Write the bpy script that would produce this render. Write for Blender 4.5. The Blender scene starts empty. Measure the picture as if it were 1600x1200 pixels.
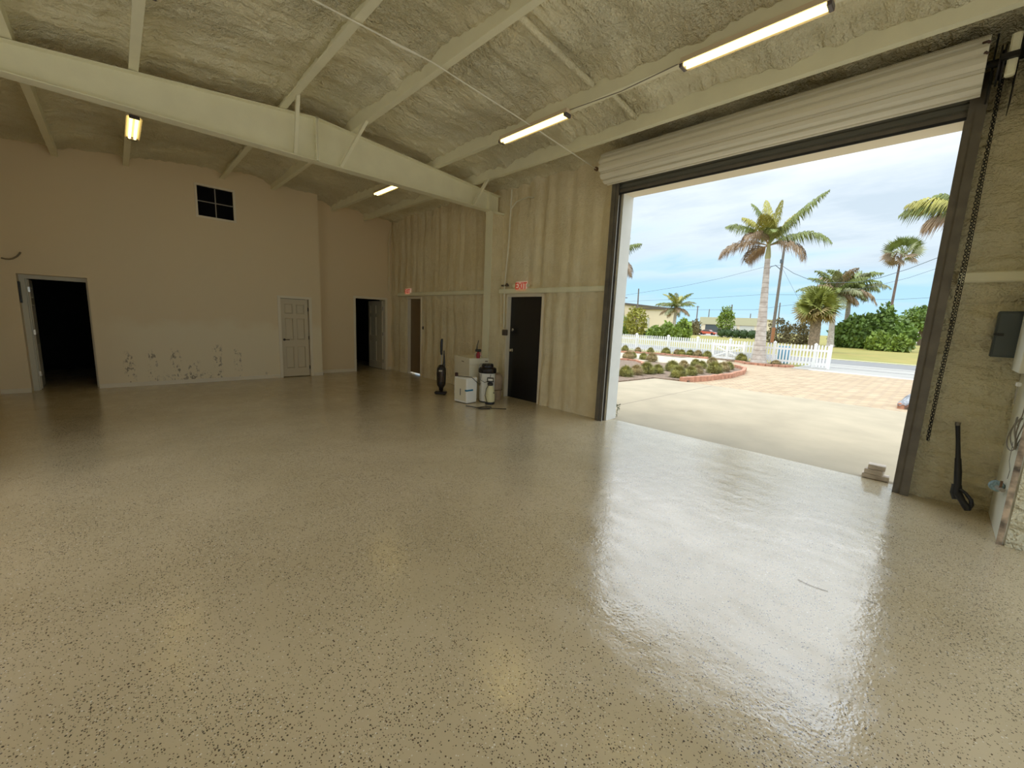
import bpy, math, random
from math import sin, cos, pi, radians
from mathutils import Vector, Matrix, noise
random.seed(7)
S = bpy.context.scene
COL = S.collection

# ------------------------------------------------------------------ camera
F, YAW, PITCH, ROLL, H = 638.0, radians(44.1), radians(8.88), radians(2.45), 1.62
fw = Vector((sin(YAW)*cos(PITCH), cos(YAW)*cos(PITCH), -sin(PITCH)))
r0 = Vector((cos(YAW), -sin(YAW), 0)); u0 = r0.cross(fw)
rt = r0*cos(ROLL)+u0*sin(ROLL); up = -r0*sin(ROLL)+u0*cos(ROLL)
EYE = Vector((0, 0, H))
cd = bpy.data.cameras.new('camera'); cam = bpy.data.objects.new('camera', cd); COL.objects.link(cam)
cd.sensor_width = 36; cd.lens = F/1600*36; cd.clip_start = .05; cd.clip_end = 2000
m3 = Matrix((rt, up, -fw)).transposed(); cam.matrix_world = Matrix.Translation(EYE) @ m3.to_4x4()
S.camera = cam
def ray(x, y): return rt*(x-800)/F - up*(y-600)/F + fw
def gz(x, y, z=0.0):
    d = ray(x, y); return EYE + d*((z-H)/d.z)
def gx(x, y, X):
    d = ray(x, y); return EYE + d*(X/d.x)
def gy(x, y, Y):
    d = ray(x, y); return EYE + d*(Y/d.y)

# ------------------------------------------------------------------ mesh builder
TR = {}
class MB:
    def __init__(s): s.v = []; s.f = []
    def add(s, vs, fs):
        n = len(s.v); s.v += [tuple(p) for p in vs]; s.f += [tuple(i+n for i in f) for f in fs]; return s
    def box(s, x0, x1, y0, y1, z0, z1, mat=None, bev=0):
        x0, x1 = min(x0, x1), max(x0, x1); y0, y1 = min(y0, y1), max(y0, y1); z0, z1 = min(z0, z1), max(z0, z1)
        b = min(bev, (x1-x0)/2.2, (y1-y0)/2.2, (z1-z0)/2.2)
        if b <= 0:
            vs = [(x, y, z) for z in (z0, z1) for y in (y0, y1) for x in (x0, x1)]
            fs = [(0, 2, 3, 1), (4, 5, 7, 6), (0, 1, 5, 4), (2, 6, 7, 3), (0, 4, 6, 2), (1, 3, 7, 5)]
        else:
            def ring(x0, x1, y0, y1, z, c):
                return [(x0+c, y0, z), (x1-c, y0, z), (x1, y0+c, z), (x1, y1-c, z), (x1-c, y1, z), (x0+c, y1, z), (x0, y1-c, z), (x0, y0+c, z)]
            R = [ring(x0+b, x1-b, y0+b, y1-b, z0, 0.3*b), ring(x0, x1, y0, y1, z0+b, b), ring(x0, x1, y0, y1, z1-b, b), ring(x0+b, x1-b, y0+b, y1-b, z1, 0.3*b)]
            vs = sum(R, []); fs = [tuple(range(7, -1, -1)), tuple(range(24, 32))]
            for k in range(3):
                for i in range(8):
                    j = (i+1) % 8; fs.append((k*8+i, k*8+j, k*8+8+j, k*8+8+i))
        if mat is not None: vs = [mat @ Vector(p) for p in vs]
        return s.add(vs, fs)
    def lathe(s, prof, c=(0, 0, 0), n=24, mat=None, caps=True):
        vs = []; fs = []
        for (r, z) in prof:
            for i in range(n):
                a = 2*pi*i/n; vs.append(Vector((r*cos(a), r*sin(a), z)))
        for k in range(len(prof)-1):
            for i in range(n):
                j = (i+1) % n; fs.append((k*n+i, k*n+j, k*n+n+j, k*n+n+i))
        if caps:
            fs.append(tuple(range(n-1, -1, -1))); fs.append(tuple((len(prof)-1)*n+i for i in range(n)))
        if mat is not None: vs = [mat @ p for p in vs]
        return s.add([p+Vector(c) for p in vs], fs)
    def tube(s, pts, r, n=8, caps=True):
        pts = [Vector(p) for p in pts]; rs = r if isinstance(r, (list, tuple)) else [r]*len(pts)
        up_ = None; vs = []; fs = []
        for k, p in enumerate(pts):
            t = (pts[min(k+1, len(pts)-1)]-pts[max(k-1, 0)]).normalized()
            if up_ is None:
                a = Vector((0, 0, 1)) if abs(t.z) < .9 else Vector((1, 0, 0)); up_ = (a-t*a.dot(t)).normalized()
            else:
                q = up_-t*up_.dot(t); up_ = q.normalized() if q.length > 1e-6 else up_
            w = t.cross(up_)
            for i in range(n):
                a = 2*pi*i/n; vs.append(p+(up_*cos(a)+w*sin(a))*rs[k])
        for k in range(len(pts)-1):
            for i in range(n):
                j = (i+1) % n; fs.append((k*n+i, k*n+j, k*n+n+j, k*n+n+i))
        if caps:
            fs.append(tuple(range(n-1, -1, -1))); fs.append(tuple((len(pts)-1)*n+i for i in range(n)))
        return s.add(vs, fs)
    def ext(s, prof, axis, a, b, caps=True):
        """closed 2-D outline pushed along an axis; prof in the two other axes (in x,y,z order)"""
        n = len(prof); vs = []
        for t in (a, b):
            for (p, q) in prof:
                vs.append({'x': (t, p, q), 'y': (p, t, q), 'z': (p, q, t)}[axis])
        fs = [(i, (i+1) % n, n+(i+1) % n, n+i) for i in range(n)]
        if caps: fs += [tuple(range(n-1, -1, -1)), tuple(range(n, 2*n))]
        return s.add(vs, fs)
    def build(s, name, mat, parent=None, smooth=False, world=True, kind=None):
        me = bpy.data.meshes.new(name)
        vs = s.v
        if parent is not None and world and parent.name in TR:
            mi = TR[parent.name].inverted(); vs = [mi @ Vector(p) for p in vs]
        me.from_pydata([tuple(p) for p in vs], [], s.f); me.materials.append(mat)
        if smooth: me.polygons.foreach_set('use_smooth', [True]*len(me.polygons))
        me.update()
        import bmesh
        if len(me.polygons) < 60000 and len(me.vertices) > 0:
            bm = bmesh.new(); bm.from_mesh(me)
            try: bmesh.ops.recalc_face_normals(bm, faces=bm.faces)
            except Exception: pass
            bm.to_mesh(me); bm.free()
        if smooth:
            try: me.set_sharp_from_angle(angle=radians(40))
            except Exception: pass
        o = bpy.data.objects.new(name, me); COL.objects.link(o)
        if parent is not None:
            o.parent = parent
            if parent.name in TR: TR[o.name] = TR[parent.name]
        if kind: o['kind'] = kind
        return o
def thing(name, label, cat, loc=(0, 0, 0), rz=0, group=None):
    o = bpy.data.objects.new(name, None); COL.objects.link(o); o.location = loc; o.rotation_euler = (0, 0, rz); o.empty_display_size = .1
    TR[o.name] = Matrix.Translation(Vector(loc)) @ Matrix.Rotation(rz, 4, 'Z')
    o['label'] = label; o['category'] = cat
    if group: o['group'] = group
    return o
def tag(o, label, cat, group=None, kind=None):
    o['label'] = label; o['category'] = cat
    if group: o['group'] = group
    if kind: o['kind'] = kind
    return o
def struct_empty(name, loc, label=None):
    o = bpy.data.objects.new(name, None); COL.objects.link(o); o.location = loc; o['kind'] = 'structure'; o.empty_display_size = .1
    TR[o.name] = Matrix.Translation(Vector(loc))
    if label: o['label'] = label; o['category'] = name.split('_')[0]
    return o
def struct(name, mb, mat, label=None, smooth=False):
    o = mb.build(name, mat, None, smooth); o['kind'] = 'structure'
    if label: o['label'] = label; o['category'] = name.split('_')[0]
    return o

# ------------------------------------------------------------------ materials
MT = {}
def mat(name, col, rough=.6, metal=0, emit=None, estr=0, spec=.5, bump=0, bscale=30, vary=0, vscale=3, coat=0, trans=0):
    m = bpy.data.materials.new(name); m.use_nodes = True; nt = m.node_tree; b = nt.nodes['Principled BSDF']
    b.inputs['Base Color'].default_value = (*col, 1); b.inputs['Roughness'].default_value = rough; b.inputs['Metallic'].default_value = metal
    b.inputs['Specular IOR Level'].default_value = spec
    if emit: b.inputs['Emission Color'].default_value = (*emit, 1); b.inputs['Emission Strength'].default_value = estr
    if coat: b.inputs['Coat Weight'].default_value = coat; b.inputs['Coat Roughness'].default_value = .1
    if trans: b.inputs['Transmission Weight'].default_value = trans
    tc = nt.nodes.new('ShaderNodeTexCoord')
    if vary:
        n = nt.nodes.new('ShaderNodeTexNoise'); n.inputs['Scale'].default_value = vscale; n.inputs['Detail'].default_value = 6
        nt.links.new(tc.outputs['Object'], n.inputs['Vector'])
        mp = nt.nodes.new('ShaderNodeMapRange'); mp.inputs['From Min'].default_value = .3; mp.inputs['From Max'].default_value = .7
        mp.inputs['To Min'].default_value = 1-vary; mp.inputs['To Max'].default_value = 1+vary*.4
        nt.links.new(n.outputs['Fac'], mp.inputs['Value'])
        mx = nt.nodes.new('ShaderNodeVectorMath'); mx.operation = 'SCALE'; mx.inputs[0].default_value = col
        nt.links.new(mp.outputs['Result'], mx.inputs['Scale']); nt.links.new(mx.outputs['Vector'], b.inputs['Base Color'])
    if bump:
        n = nt.nodes.new('ShaderNodeTexNoise'); n.inputs['Scale'].default_value = bscale; n.inputs['Detail'].default_value = 4
        nt.links.new(tc.outputs['Object'], n.inputs['Vector'])
        bp = nt.nodes.new('ShaderNodeBump'); bp.inputs['Strength'].default_value = bump; bp.inputs['Distance'].default_value = .01
        nt.links.new(n.outputs['Fac'], bp.inputs['Height']); nt.links.new(bp.outputs['Normal'], b.inputs['Normal'])
    MT[name] = m; return m
class NG:
    """small helper for node graphs"""
    def __init__(s, m): s.nt = m.node_tree; s.b = s.nt.nodes.get('Principled BSDF')
    def n(s, t, **kw):
        x = s.nt.nodes.new(t)
        for k, v in kw.items(): setattr(x, k, v)
        return x
    def l(s, a, b): s.nt.links.new(a, b)
    def math(s, op, a, b=None, c=None):
        x = s.n('ShaderNodeMath', operation=op)
        for i, q in enumerate((a, b, c)):
            if q is None: continue
            if hasattr(q, 'is_output'): s.l(q, x.inputs[i])
            else: x.inputs[i].default_value = q
        return x.outputs[0]
    def mapr(s, v, a, b, c=0, d=1, smooth=False):
        x = s.n('ShaderNodeMapRange'); x.interpolation_type = 'SMOOTHSTEP' if smooth else 'LINEAR'
        s.l(v, x.inputs['Value'])
        for k, q in zip(('From Min', 'From Max', 'To Min', 'To Max'), (a, b, c, d)): x.inputs[k].default_value = q
        return x.outputs['Result']
    def mix(s, f, a, b):
        x = s.n('ShaderNodeMix', data_type='RGBA')
        if hasattr(f, 'is_output'): s.l(f, x.inputs[0])
        else: x.inputs[0].default_value = f
        for i, q in ((6, a), (7, b)):
            if hasattr(q, 'is_output'): s.l(q, x.inputs[i])
            else: x.inputs[i].default_value = (*q, 1)
        return x.outputs[2]
    def noise(s, vec, scale, detail=4, rough=.5):
        x = s.n('ShaderNodeTexNoise'); s.l(vec, x.inputs['Vector']); x.inputs['Scale'].default_value = scale; x.inputs['Detail'].default_value = detail; x.inputs['Roughness'].default_value = rough
        return x.outputs['Fac']
    def mapping(s, vec, scale=(1, 1, 1), loc=(0, 0, 0), rot=(0, 0, 0)):
        x = s.n('ShaderNodeMapping'); s.l(vec, x.inputs['Vector']); x.inputs['Scale'].default_value = scale; x.inputs['Location'].default_value = loc; x.inputs['Rotation'].default_value = rot
        return x.outputs['Vector']
    def obj(s): return s.n('ShaderNodeTexCoord').outputs['Object']

paint = mat('painted_steel', (.86, .83, .61), .45, vary=.05, vscale=4, bump=.15, bscale=60)
drywall = mat('cream_wall_paint', (.82, .67, .44), .6)
whitetrim = mat('white_trim', (.84, .76, .60), .4)
black = mat('black_plastic', (.012, .012, .013), .35)
darkroom = mat('unlit_room_shade', (.012, .011, .010), .9)  # near-black colour stands in for the missing light in the back rooms

# spray foam
def foam_mat(name, stretch, col=(.86, .81, .595), bd=.05):
    m = mat(name, col, .75, spec=.3); g = NG(m); o = g.obj()
    d = g.noise(o, 1.3, 5); d2 = g.noise(o, 9, 4)
    tone = g.mapr(g.math('ADD', g.math('MULTIPLY', d, .6), g.math('MULTIPLY', d2, .4)), .38, .62)
    g.l(g.mix(tone, tuple(c*k for c, k in zip(col, (.90, .87, .80))), col), g.b.inputs['Base Color'])
    h1 = g.noise(g.mapping(o, stretch), 9, 3); h2 = g.noise(o, 32, 3); h3 = g.noise(o, 60, 2)
    msk = g.mapr(g.noise(o, .9, 2), .42, .58, .4, 1)
    hh = g.math('ADD', g.math('MULTIPLY', h1, 1.1), g.math('MULTIPLY', g.math('ADD', g.math('MULTIPLY', h2, 1.2), g.math('MULTIPLY', h3, .5)), msk))
    bp = g.n('ShaderNodeBump'); bp.inputs['Strength'].default_value = 1; bp.inputs['Distance'].default_value = bd
    g.l(hh, bp.inputs['Height']); g.l(bp.outputs['Normal'], g.b.inputs['Normal'])
    return m
foam_c = foam_mat('spray_foam_ceiling', (.35, 1.6, 1))
foam_w = foam_mat('spray_foam_wall', (1, 1.3, .22), (.84, .75, .53), .018)
foam_s = foam_mat('spray_foam_ridged', (1, .3, 1.5), (.84, .79, .58), .07)

# epoxy floor with chips
fl = mat('epoxy_flake_floor', (.5, .42, .27), .16); g = NG(fl); o = g.obj()
dens = g.noise(o, .9, 3, .6); dens2 = g.noise(o, 3.2, 3, .6)
dd = g.math('ADD', g.math('MULTIPLY', dens, .55), g.math('MULTIPLY', dens2, .45))
th = g.mapr(dd, .36, .64, .93, .48)
warp = g.n('ShaderNodeVectorMath', operation='ADD'); g.l(o, warp.inputs[0])
base = g.mix(g.mapr(g.noise(o, .7, 5), .35, .65), (.55, .46, .295), (.64, .54, .365))
def chips(scale, rad, thr_off, off):
    v = g.n('ShaderNodeTexVoronoi'); v.inputs['Scale'].default_value = scale
    g.l(g.mapping(o, (1, 1, 0), (off, off*.7, 0)), v.inputs['Vector'])
    sep = g.n('ShaderNodeSeparateColor'); g.l(v.outputs['Color'], sep.inputs[0])
    near = g.math('LESS_THAN', v.outputs['Distance'], g.math('MULTIPLY_ADD', sep.outputs[1], rad*.6, rad*.6))
    pres = g.math('GREATER_THAN', sep.outputs[0], g.math('ADD', th, thr_off))
    return g.math('MULTIPLY', near, pres), sep.outputs[2]
m1, c1 = chips(98, .36, 0, 0); m2, c2 = chips(150, .36, .02, 3.3)
dark1 = g.mix(g.math('GREATER_THAN', c1, .95), g.mix(g.math('GREATER_THAN', c1, .6), (.045, .032, .022), (.12, .075, .045)), (.80, .76, .66))
dark2 = g.mix(g.math('GREATER_THAN', c2, .90), (.09, .062, .04), (.78, .74, .64))
colr = g.mix(m2, g.mix(m1, base, dark1), dark2)
g.l(colr, g.b.inputs['Base Color'])
dust = g.noise(g.mapping(o, (1, .5, 1)), 5, 6, .65)
g.l(g.mapr(dust, .38, .66, .09, .27), g.b.inputs['Roughness'])
bp = g.n('ShaderNodeBump'); bp.inputs['Strength'].default_value = .25; bp.inputs['Distance'].default_value = .004
g.l(g.math('ADD', g.noise(o, 60, 2), g.math('MULTIPLY', g.noise(o, 7, 2), 3)), bp.inputs['Height']); g.l(bp.outputs['Normal'], g.b.inputs['Normal'])
g.b.inputs['IOR'].default_value = 2.3


# scuffed drywall (end wall)
wl = mat('scuffed_wall_paint', (.66, .56, .38), .55); g = NG(wl); o = g.obj()
sp = g.n('ShaderNodeSeparateXYZ'); g.l(o, sp.inputs[0])
wob = g.noise(o, 2.5, 4)
lowm = g.mapr(g.math('ADD', sp.outputs[2], g.math('MULTIPLY', wob, .5)), 1.42, 1.62, 1, 0)
lowx = g.mapr(sp.outputs[0], -.4, .3, .25, 1)
basec = g.mix(g.math('MULTIPLY', lowm, g.math('MULTIPLY', lowx, .8)), (.82, .685, .46), (.88, .785, .57))
spot = g.mapr(g.noise(o, 9, 5, .7), .62, .68)
spotm = g.math('MULTIPLY', spot, g.math('MULTIPLY', g.mapr(sp.outputs[2], 1.1, 1.3), g.mapr(sp.outputs[2], 1.75, 1.5)))
basec = g.mix(g.math('MULTIPLY', spotm, .6), basec, (.78, .70, .52))
scr = g.noise(g.mapping(o, (1.6, 1, .9)), 13, 4, .7)
scm = g.mapr(scr, .54, .60)
cols = None
for cx_, w_, zt in ((.12, .09, .72), (.46, .09, .75), (.84, .10, .78), (1.12, .12, .52), (1.55, .09, .86), (1.92, .08, .82), (2.5, .05, .2)):
    d = g.math('ABSOLUTE', g.math('SUBTRACT', sp.outputs[0], cx_))
    c_ = g.math('MULTIPLY', g.mapr(d, w_*.5, w_*1.1, 1, 0), g.mapr(sp.outputs[2], zt-.15, zt, 1, 0))
    cols = c_ if cols is None else g.math('MAXIMUM', cols, c_)
low = g.math('MULTIPLY', g.mapr(g.math('ABSOLUTE', g.math('SUBTRACT', sp.outputs[0], 1.05)), .25, .5, 1, 0), g.mapr(sp.outputs[2], .15, .3, 1, 0))
cols = g.math('MAXIMUM', cols, low)
basec = g.mix(g.math('MULTIPLY', g.math('MULTIPLY', scm, cols), .8), basec, (.22, .17, .11))
g.l(basec, g.b.inputs['Base Color'])
bp = g.n('ShaderNodeBump'); bp.inputs['Strength'].default_value = .2; bp.inputs['Distance'].default_value = .004
g.l(g.noise(o, 45, 3), bp.inputs['Height']); g.l(bp.outputs['Normal'], g.b.inputs['Normal'])

# ------------------------------------------------------------------ dimensions
XW = 5.90      # inner foam face of the door wall
XO = 6.18      # outer face
YE, YR = 10.95, 11.32
XL, YB = -1.52, -2.4
RID = 2.27
OY0, OY1, OZ = .12, 3.76, 3.67     # roll-up opening
def rz_(x): return 4.34-(.076 if x > RID else .10)*abs(x-RID)     # top of rafters
def sm(t): t = max(0, min(1, t)); return t*t*(3-2*t)

# ------------------------------------------------------------------ floor / walls / ceiling
struct('floor', MB().box(XL-.2, XO-.10, YB-.2, 14.5, -.15, 0), fl, 'speckled tan epoxy garage floor')
CUR = [None]
def panels(mb, axis, p0, p1, a0, a1, z0, z1, holes):
    """wall slab between p0,p1 thick; holes = (a0,a1,z0,z1)"""
    as_ = sorted(set([a0, a1]+[h[0] for h in holes]+[h[1] for h in holes])); zs = sorted(set([z0, z1]+[h[2] for h in holes]+[h[3] for h in holes]))
    for i in range(len(as_)-1):
        j = 0
        while j < len(zs)-1:
            def inh(j): return any(h[0] <= as_[i] and as_[i+1] <= h[1] and h[2] <= zs[j] and zs[j+1] <= h[3] for h in holes)
            if inh(j): j += 1; continue
            k = j
            while k+1 < len(zs)-1 and not inh(k+1): k += 1
            if axis == 'x': mb.box(p0, p1, as_[i], as_[i+1], zs[j], zs[k+1])
            else: mb.box(as_[i], as_[i+1], p0, p1, zs[j], zs[k+1])
            j = k+1
    return mb
D5 = (5.33, 6.30, 0, 2.13); D4 = (9.68, 10.47, 0, 2.12); RO = (OY0, OY1, 0, OZ); RO2 = (-7.2, -2.2, 0, OZ)
wallR = panels(MB(), 'x', XW+.05, XO, YB-.2, 12.2, 0, 4.42, [D5, D4, RO])
# foam sheet on the door wall
def foam_sheet(mb, y0, y1, z0, z1, holes, step=.045, mode='v', amp=.028):
    def lines(a, b, extra):
        n = max(1, int(round((b-a)/step))); L = [a+(b-a)*i/n for i in range(n+1)]
        for e in extra:
            if a < e < b:
                k = min(range(len(L)), key=lambda i: abs(L[i]-e)); L[k] = e
        return L
    ys = lines(y0, y1, [h[i] for h in holes for i in (0, 1)]); zs = lines(z0, z1, [h[i] for h in holes for i in (2, 3)])
    vs = []; nz = len(zs)
    for y in ys:
        for z in zs:
            v = Vector((y, z, 0))
            if mode == 'v':
                rib = abs(sin(y*9.2+.6*noise.noise(Vector((y*.8, z*.5, 3)))))*.034+noise.noise(Vector((y*6, z*.5, 0)))*.036
            else:
                rib = noise.noise(Vector((y*1.6, z*6, 5)))*.04+noise.noise(Vector((y*5, z*14, 9)))*.022
            d = rib+noise.noise(v*1.4)*.03+noise.noise(v*11)*(.010 if mode != 'v' else .004)
            if mode != 'v': d += noise.noise(v*20)*.006+abs(noise.noise(Vector((y*2.2, z*9+noise.noise(v*2)*2, 2))))*.055
            e = 1e9
            for h in holes:
                dy = max(h[0]-y, 0, y-h[1]); dz = max(h[2]-z, 0, z-h[3]); e = min(e, math.hypot(dy, dz))
            edge = sm(e/.10)
            gird = sm(1-abs(z-2.2)/.16)*.03; base = sm(1-z/.12)*.02+.05*sm(1-(z1-z)/.3)
            x = XW - (d+gird+base)*edge - .0 + (1-edge)*.03
            vs.append((x, y, z))
    fs = []
    for i in range(len(ys)-1):
        for j in range(nz-1):
            cy, cz = (ys[i]+ys[i+1])/2, (zs[j]+zs[j+1])/2
            if any(h[0] < cy < h[1] and h[2] < cz < h[3] for h in holes): continue
            a = i*nz+j; fs.append((a, a+1, a+nz+1, a+nz))
    mb.add(vs, fs)
wr = struct('wall_right', wallR, foam_w, 'tall spray-foamed wall around the roll-up door')
fs_ = MB(); foam_sheet(fs_, OY1, 11.6, 0, 4.5, [D5, D4]); o_ = fs_.build('foam_lining', foam_w, wr, True)
fs_ = MB(); foam_sheet(fs_, -2.2, OY0, 0, 4.5, [], .02, 'h'); o_ = fs_.build('foam_lining', foam_s, wr, True)
fs_ = MB(); foam_sheet(fs_, OY0, OY1, OZ, 4.5, [], .06, 'v'); o_ = fs_.build('foam_lining', foam_w, wr, True)
# exterior trim of opening (cream)
# end walls
W1 = (1.37, 2.03, 3.47, 4.10); D1 = (-1.17, -.33, 0, 2.05); D2 = (2.83, 3.49, 0, 1.92); D3 = (4.80, 5.70, 0, 2.05)
struct('wall_left', panels(MB(), 'y', YE, YE+.30, XL-.1, 3.76, 0, 4.62, [W1, D1, D2]), wl, 'cream end wall with dark scuff marks low down')
wb = panels(MB(), 'y', YR, YR+.12, 3.76, XO, 0, 4.62, [D3]); struct('wall_back', wb, drywall, 'recessed cream end wall beside the corner')
struct('wall_side', panels(MB(), 'x', XL-.15, XL, YB-.2, 14.5, 0, 4.5, [(2.6, 6.2, 1.2, 3.4)]), drywall)  # window opening is added, out of view, to let in more daylight
struct('wall_rear', panels(MB(), 'y', YB-.15, YB, XL-.15, XO, 0, 4.7, [(-1.2, 4.4, 0, 3.7)]), drywall)  # wide opening behind the camera is added for daylight fill
# dark rooms behind the openings
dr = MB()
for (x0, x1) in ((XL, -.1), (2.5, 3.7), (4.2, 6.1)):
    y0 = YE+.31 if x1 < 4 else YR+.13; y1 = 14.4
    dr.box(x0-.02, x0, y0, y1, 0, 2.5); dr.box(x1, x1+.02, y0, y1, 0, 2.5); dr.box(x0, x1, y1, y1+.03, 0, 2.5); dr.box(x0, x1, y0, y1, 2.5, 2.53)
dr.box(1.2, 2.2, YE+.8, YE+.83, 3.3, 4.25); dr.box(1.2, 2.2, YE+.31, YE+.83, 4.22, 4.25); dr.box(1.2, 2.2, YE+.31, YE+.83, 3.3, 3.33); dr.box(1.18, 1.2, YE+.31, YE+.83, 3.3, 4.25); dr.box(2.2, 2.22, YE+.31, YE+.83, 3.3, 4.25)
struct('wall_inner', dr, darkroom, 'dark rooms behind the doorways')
bb = MB()
for (x0, x1, y) in ((XL, D1[0], YE), (D1[1], D2[0]-.06, YE), (D2[1]+.06, 3.76, YE), (3.77, D3[0]-.06, YR), (D3[1]+.06, XW-.03, YR)):
    bb.box(x0, x1, y-.014, y, 0, .085, bev=.004)
bb.box(3.76, 3.774, YE, YR, 0, .085)
struct('baseboard_left', bb, whitetrim, 'low cream baseboard along the end wall')

# ceiling foam
PUR = [(-1.42), (-.52), .38, 1.87, 2.76, 4.22, 5.07]
cb = MB(); nx, ny = 235, 440
xs = [XL+(XO-XL)*i/nx for i in range(nx+1)]; ysx = [YB+(12.2-YB)*j/ny for j in range(ny+1)]
vs = []
for x in xs:
    dmin = min(abs(x-p) for p in PUR); sgn = min(PUR, key=lambda p: abs(x-p))
    fil = .06*sm(1-(dmin-.02)/.14)
    for y in ysx:
        v = Vector((x, y, 0))
        if y < -1.0 and False: d = 0
        else:
            d = noise.noise(Vector((x*.9, y*3.4, 1)))*.05+noise.noise(Vector((x*1.8, y*9, 4)))*.02+noise.noise(v*1.1)*.03+abs(noise.noise(v*8))*.042+abs(noise.noise(v*15))*.03
        fr = 0
        for ry in (6.62, -.75): fr = max(fr, .0)
        edge = .05*sm(1-(XW-x)/.12)+.03*sm(1-abs(y-YE)/.2)
        z = rz_(x)+.225-fil*(1+.5*noise.noise(v*4))-edge-d
        vs.append((x, y, z))
fs = [(i*(ny+1)+j, (i+1)*(ny+1)+j, (i+1)*(ny+1)+j+1, i*(ny+1)+j+1) for i in range(nx) for j in range(ny)]
cb.add(vs, fs)
ce = cb.build('ceiling', foam_c, None, True); ce['kind'] = 'structure'; ce['label'] = 'lumpy cream spray foam on the sloping roof'; ce['category'] = 'ceiling'
rf = MB()
for (xa, xb) in ((XL-.4, RID), (RID, XO+.12)):
    za, zb = rz_(xa)+.36, rz_(xb)+.36
    rf.add([(xa, YB-.4, za), (xb, YB-.4, zb), (xb, 14.6, zb), (xa, 14.6, za), (xa, YB-.4, za+.05), (xb, YB-.4, zb+.05), (xb, 14.6, zb+.05), (xa, 14.6, za+.05)],
           [(0, 1, 2, 3), (4, 7, 6, 5), (0, 4, 5, 1), (2, 6, 7, 3), (1, 5, 6, 2), (0, 3, 7, 4)])
struct('roof', rf, paint)

# purlins (Z sections)
PL = {-1.42: 'foam-edged steel purlin along the left eave', -.52: 'second roof purlin from the left, slanting over the dark doorway',
      .38: 'roof purlin carrying the small strip light near the left', 1.87: 'roof purlin just left of the ridge',
      2.76: 'roof purlin just right of the ridge', 4.22: 'roof purlin carrying the long strip lights', 5.07: 'last roof purlin before the roll-up door'}
for x in PUR:
    z = rz_(x)+.004; t = .006; w = .075; sd = -1 if x > RID else 1
    pm = MB()
    prof = [(x, z), (x-sd*w, z), (x-sd*w, z+.02), (x-sd*(w-.008), z+.02), (x-sd*(w-.008), z+t), (x-sd*0+.0, z+t)]
    pm.ext([(x-sd*w, z), (x-sd*w, z+.022), (x-sd*(w-.006), z+.022), (x-sd*(w-.006), z+t), (x-.0, z+t), (x, z+.25), (x+sd*.006, z+.25), (x+sd*.006, z)], 'y', YB, 11.6 if x > 3.76 else YE+.25)
    p_ = pm.build('purlin', paint); tag(p_, PL[x], 'beam', 'purlins under the roof')

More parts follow.
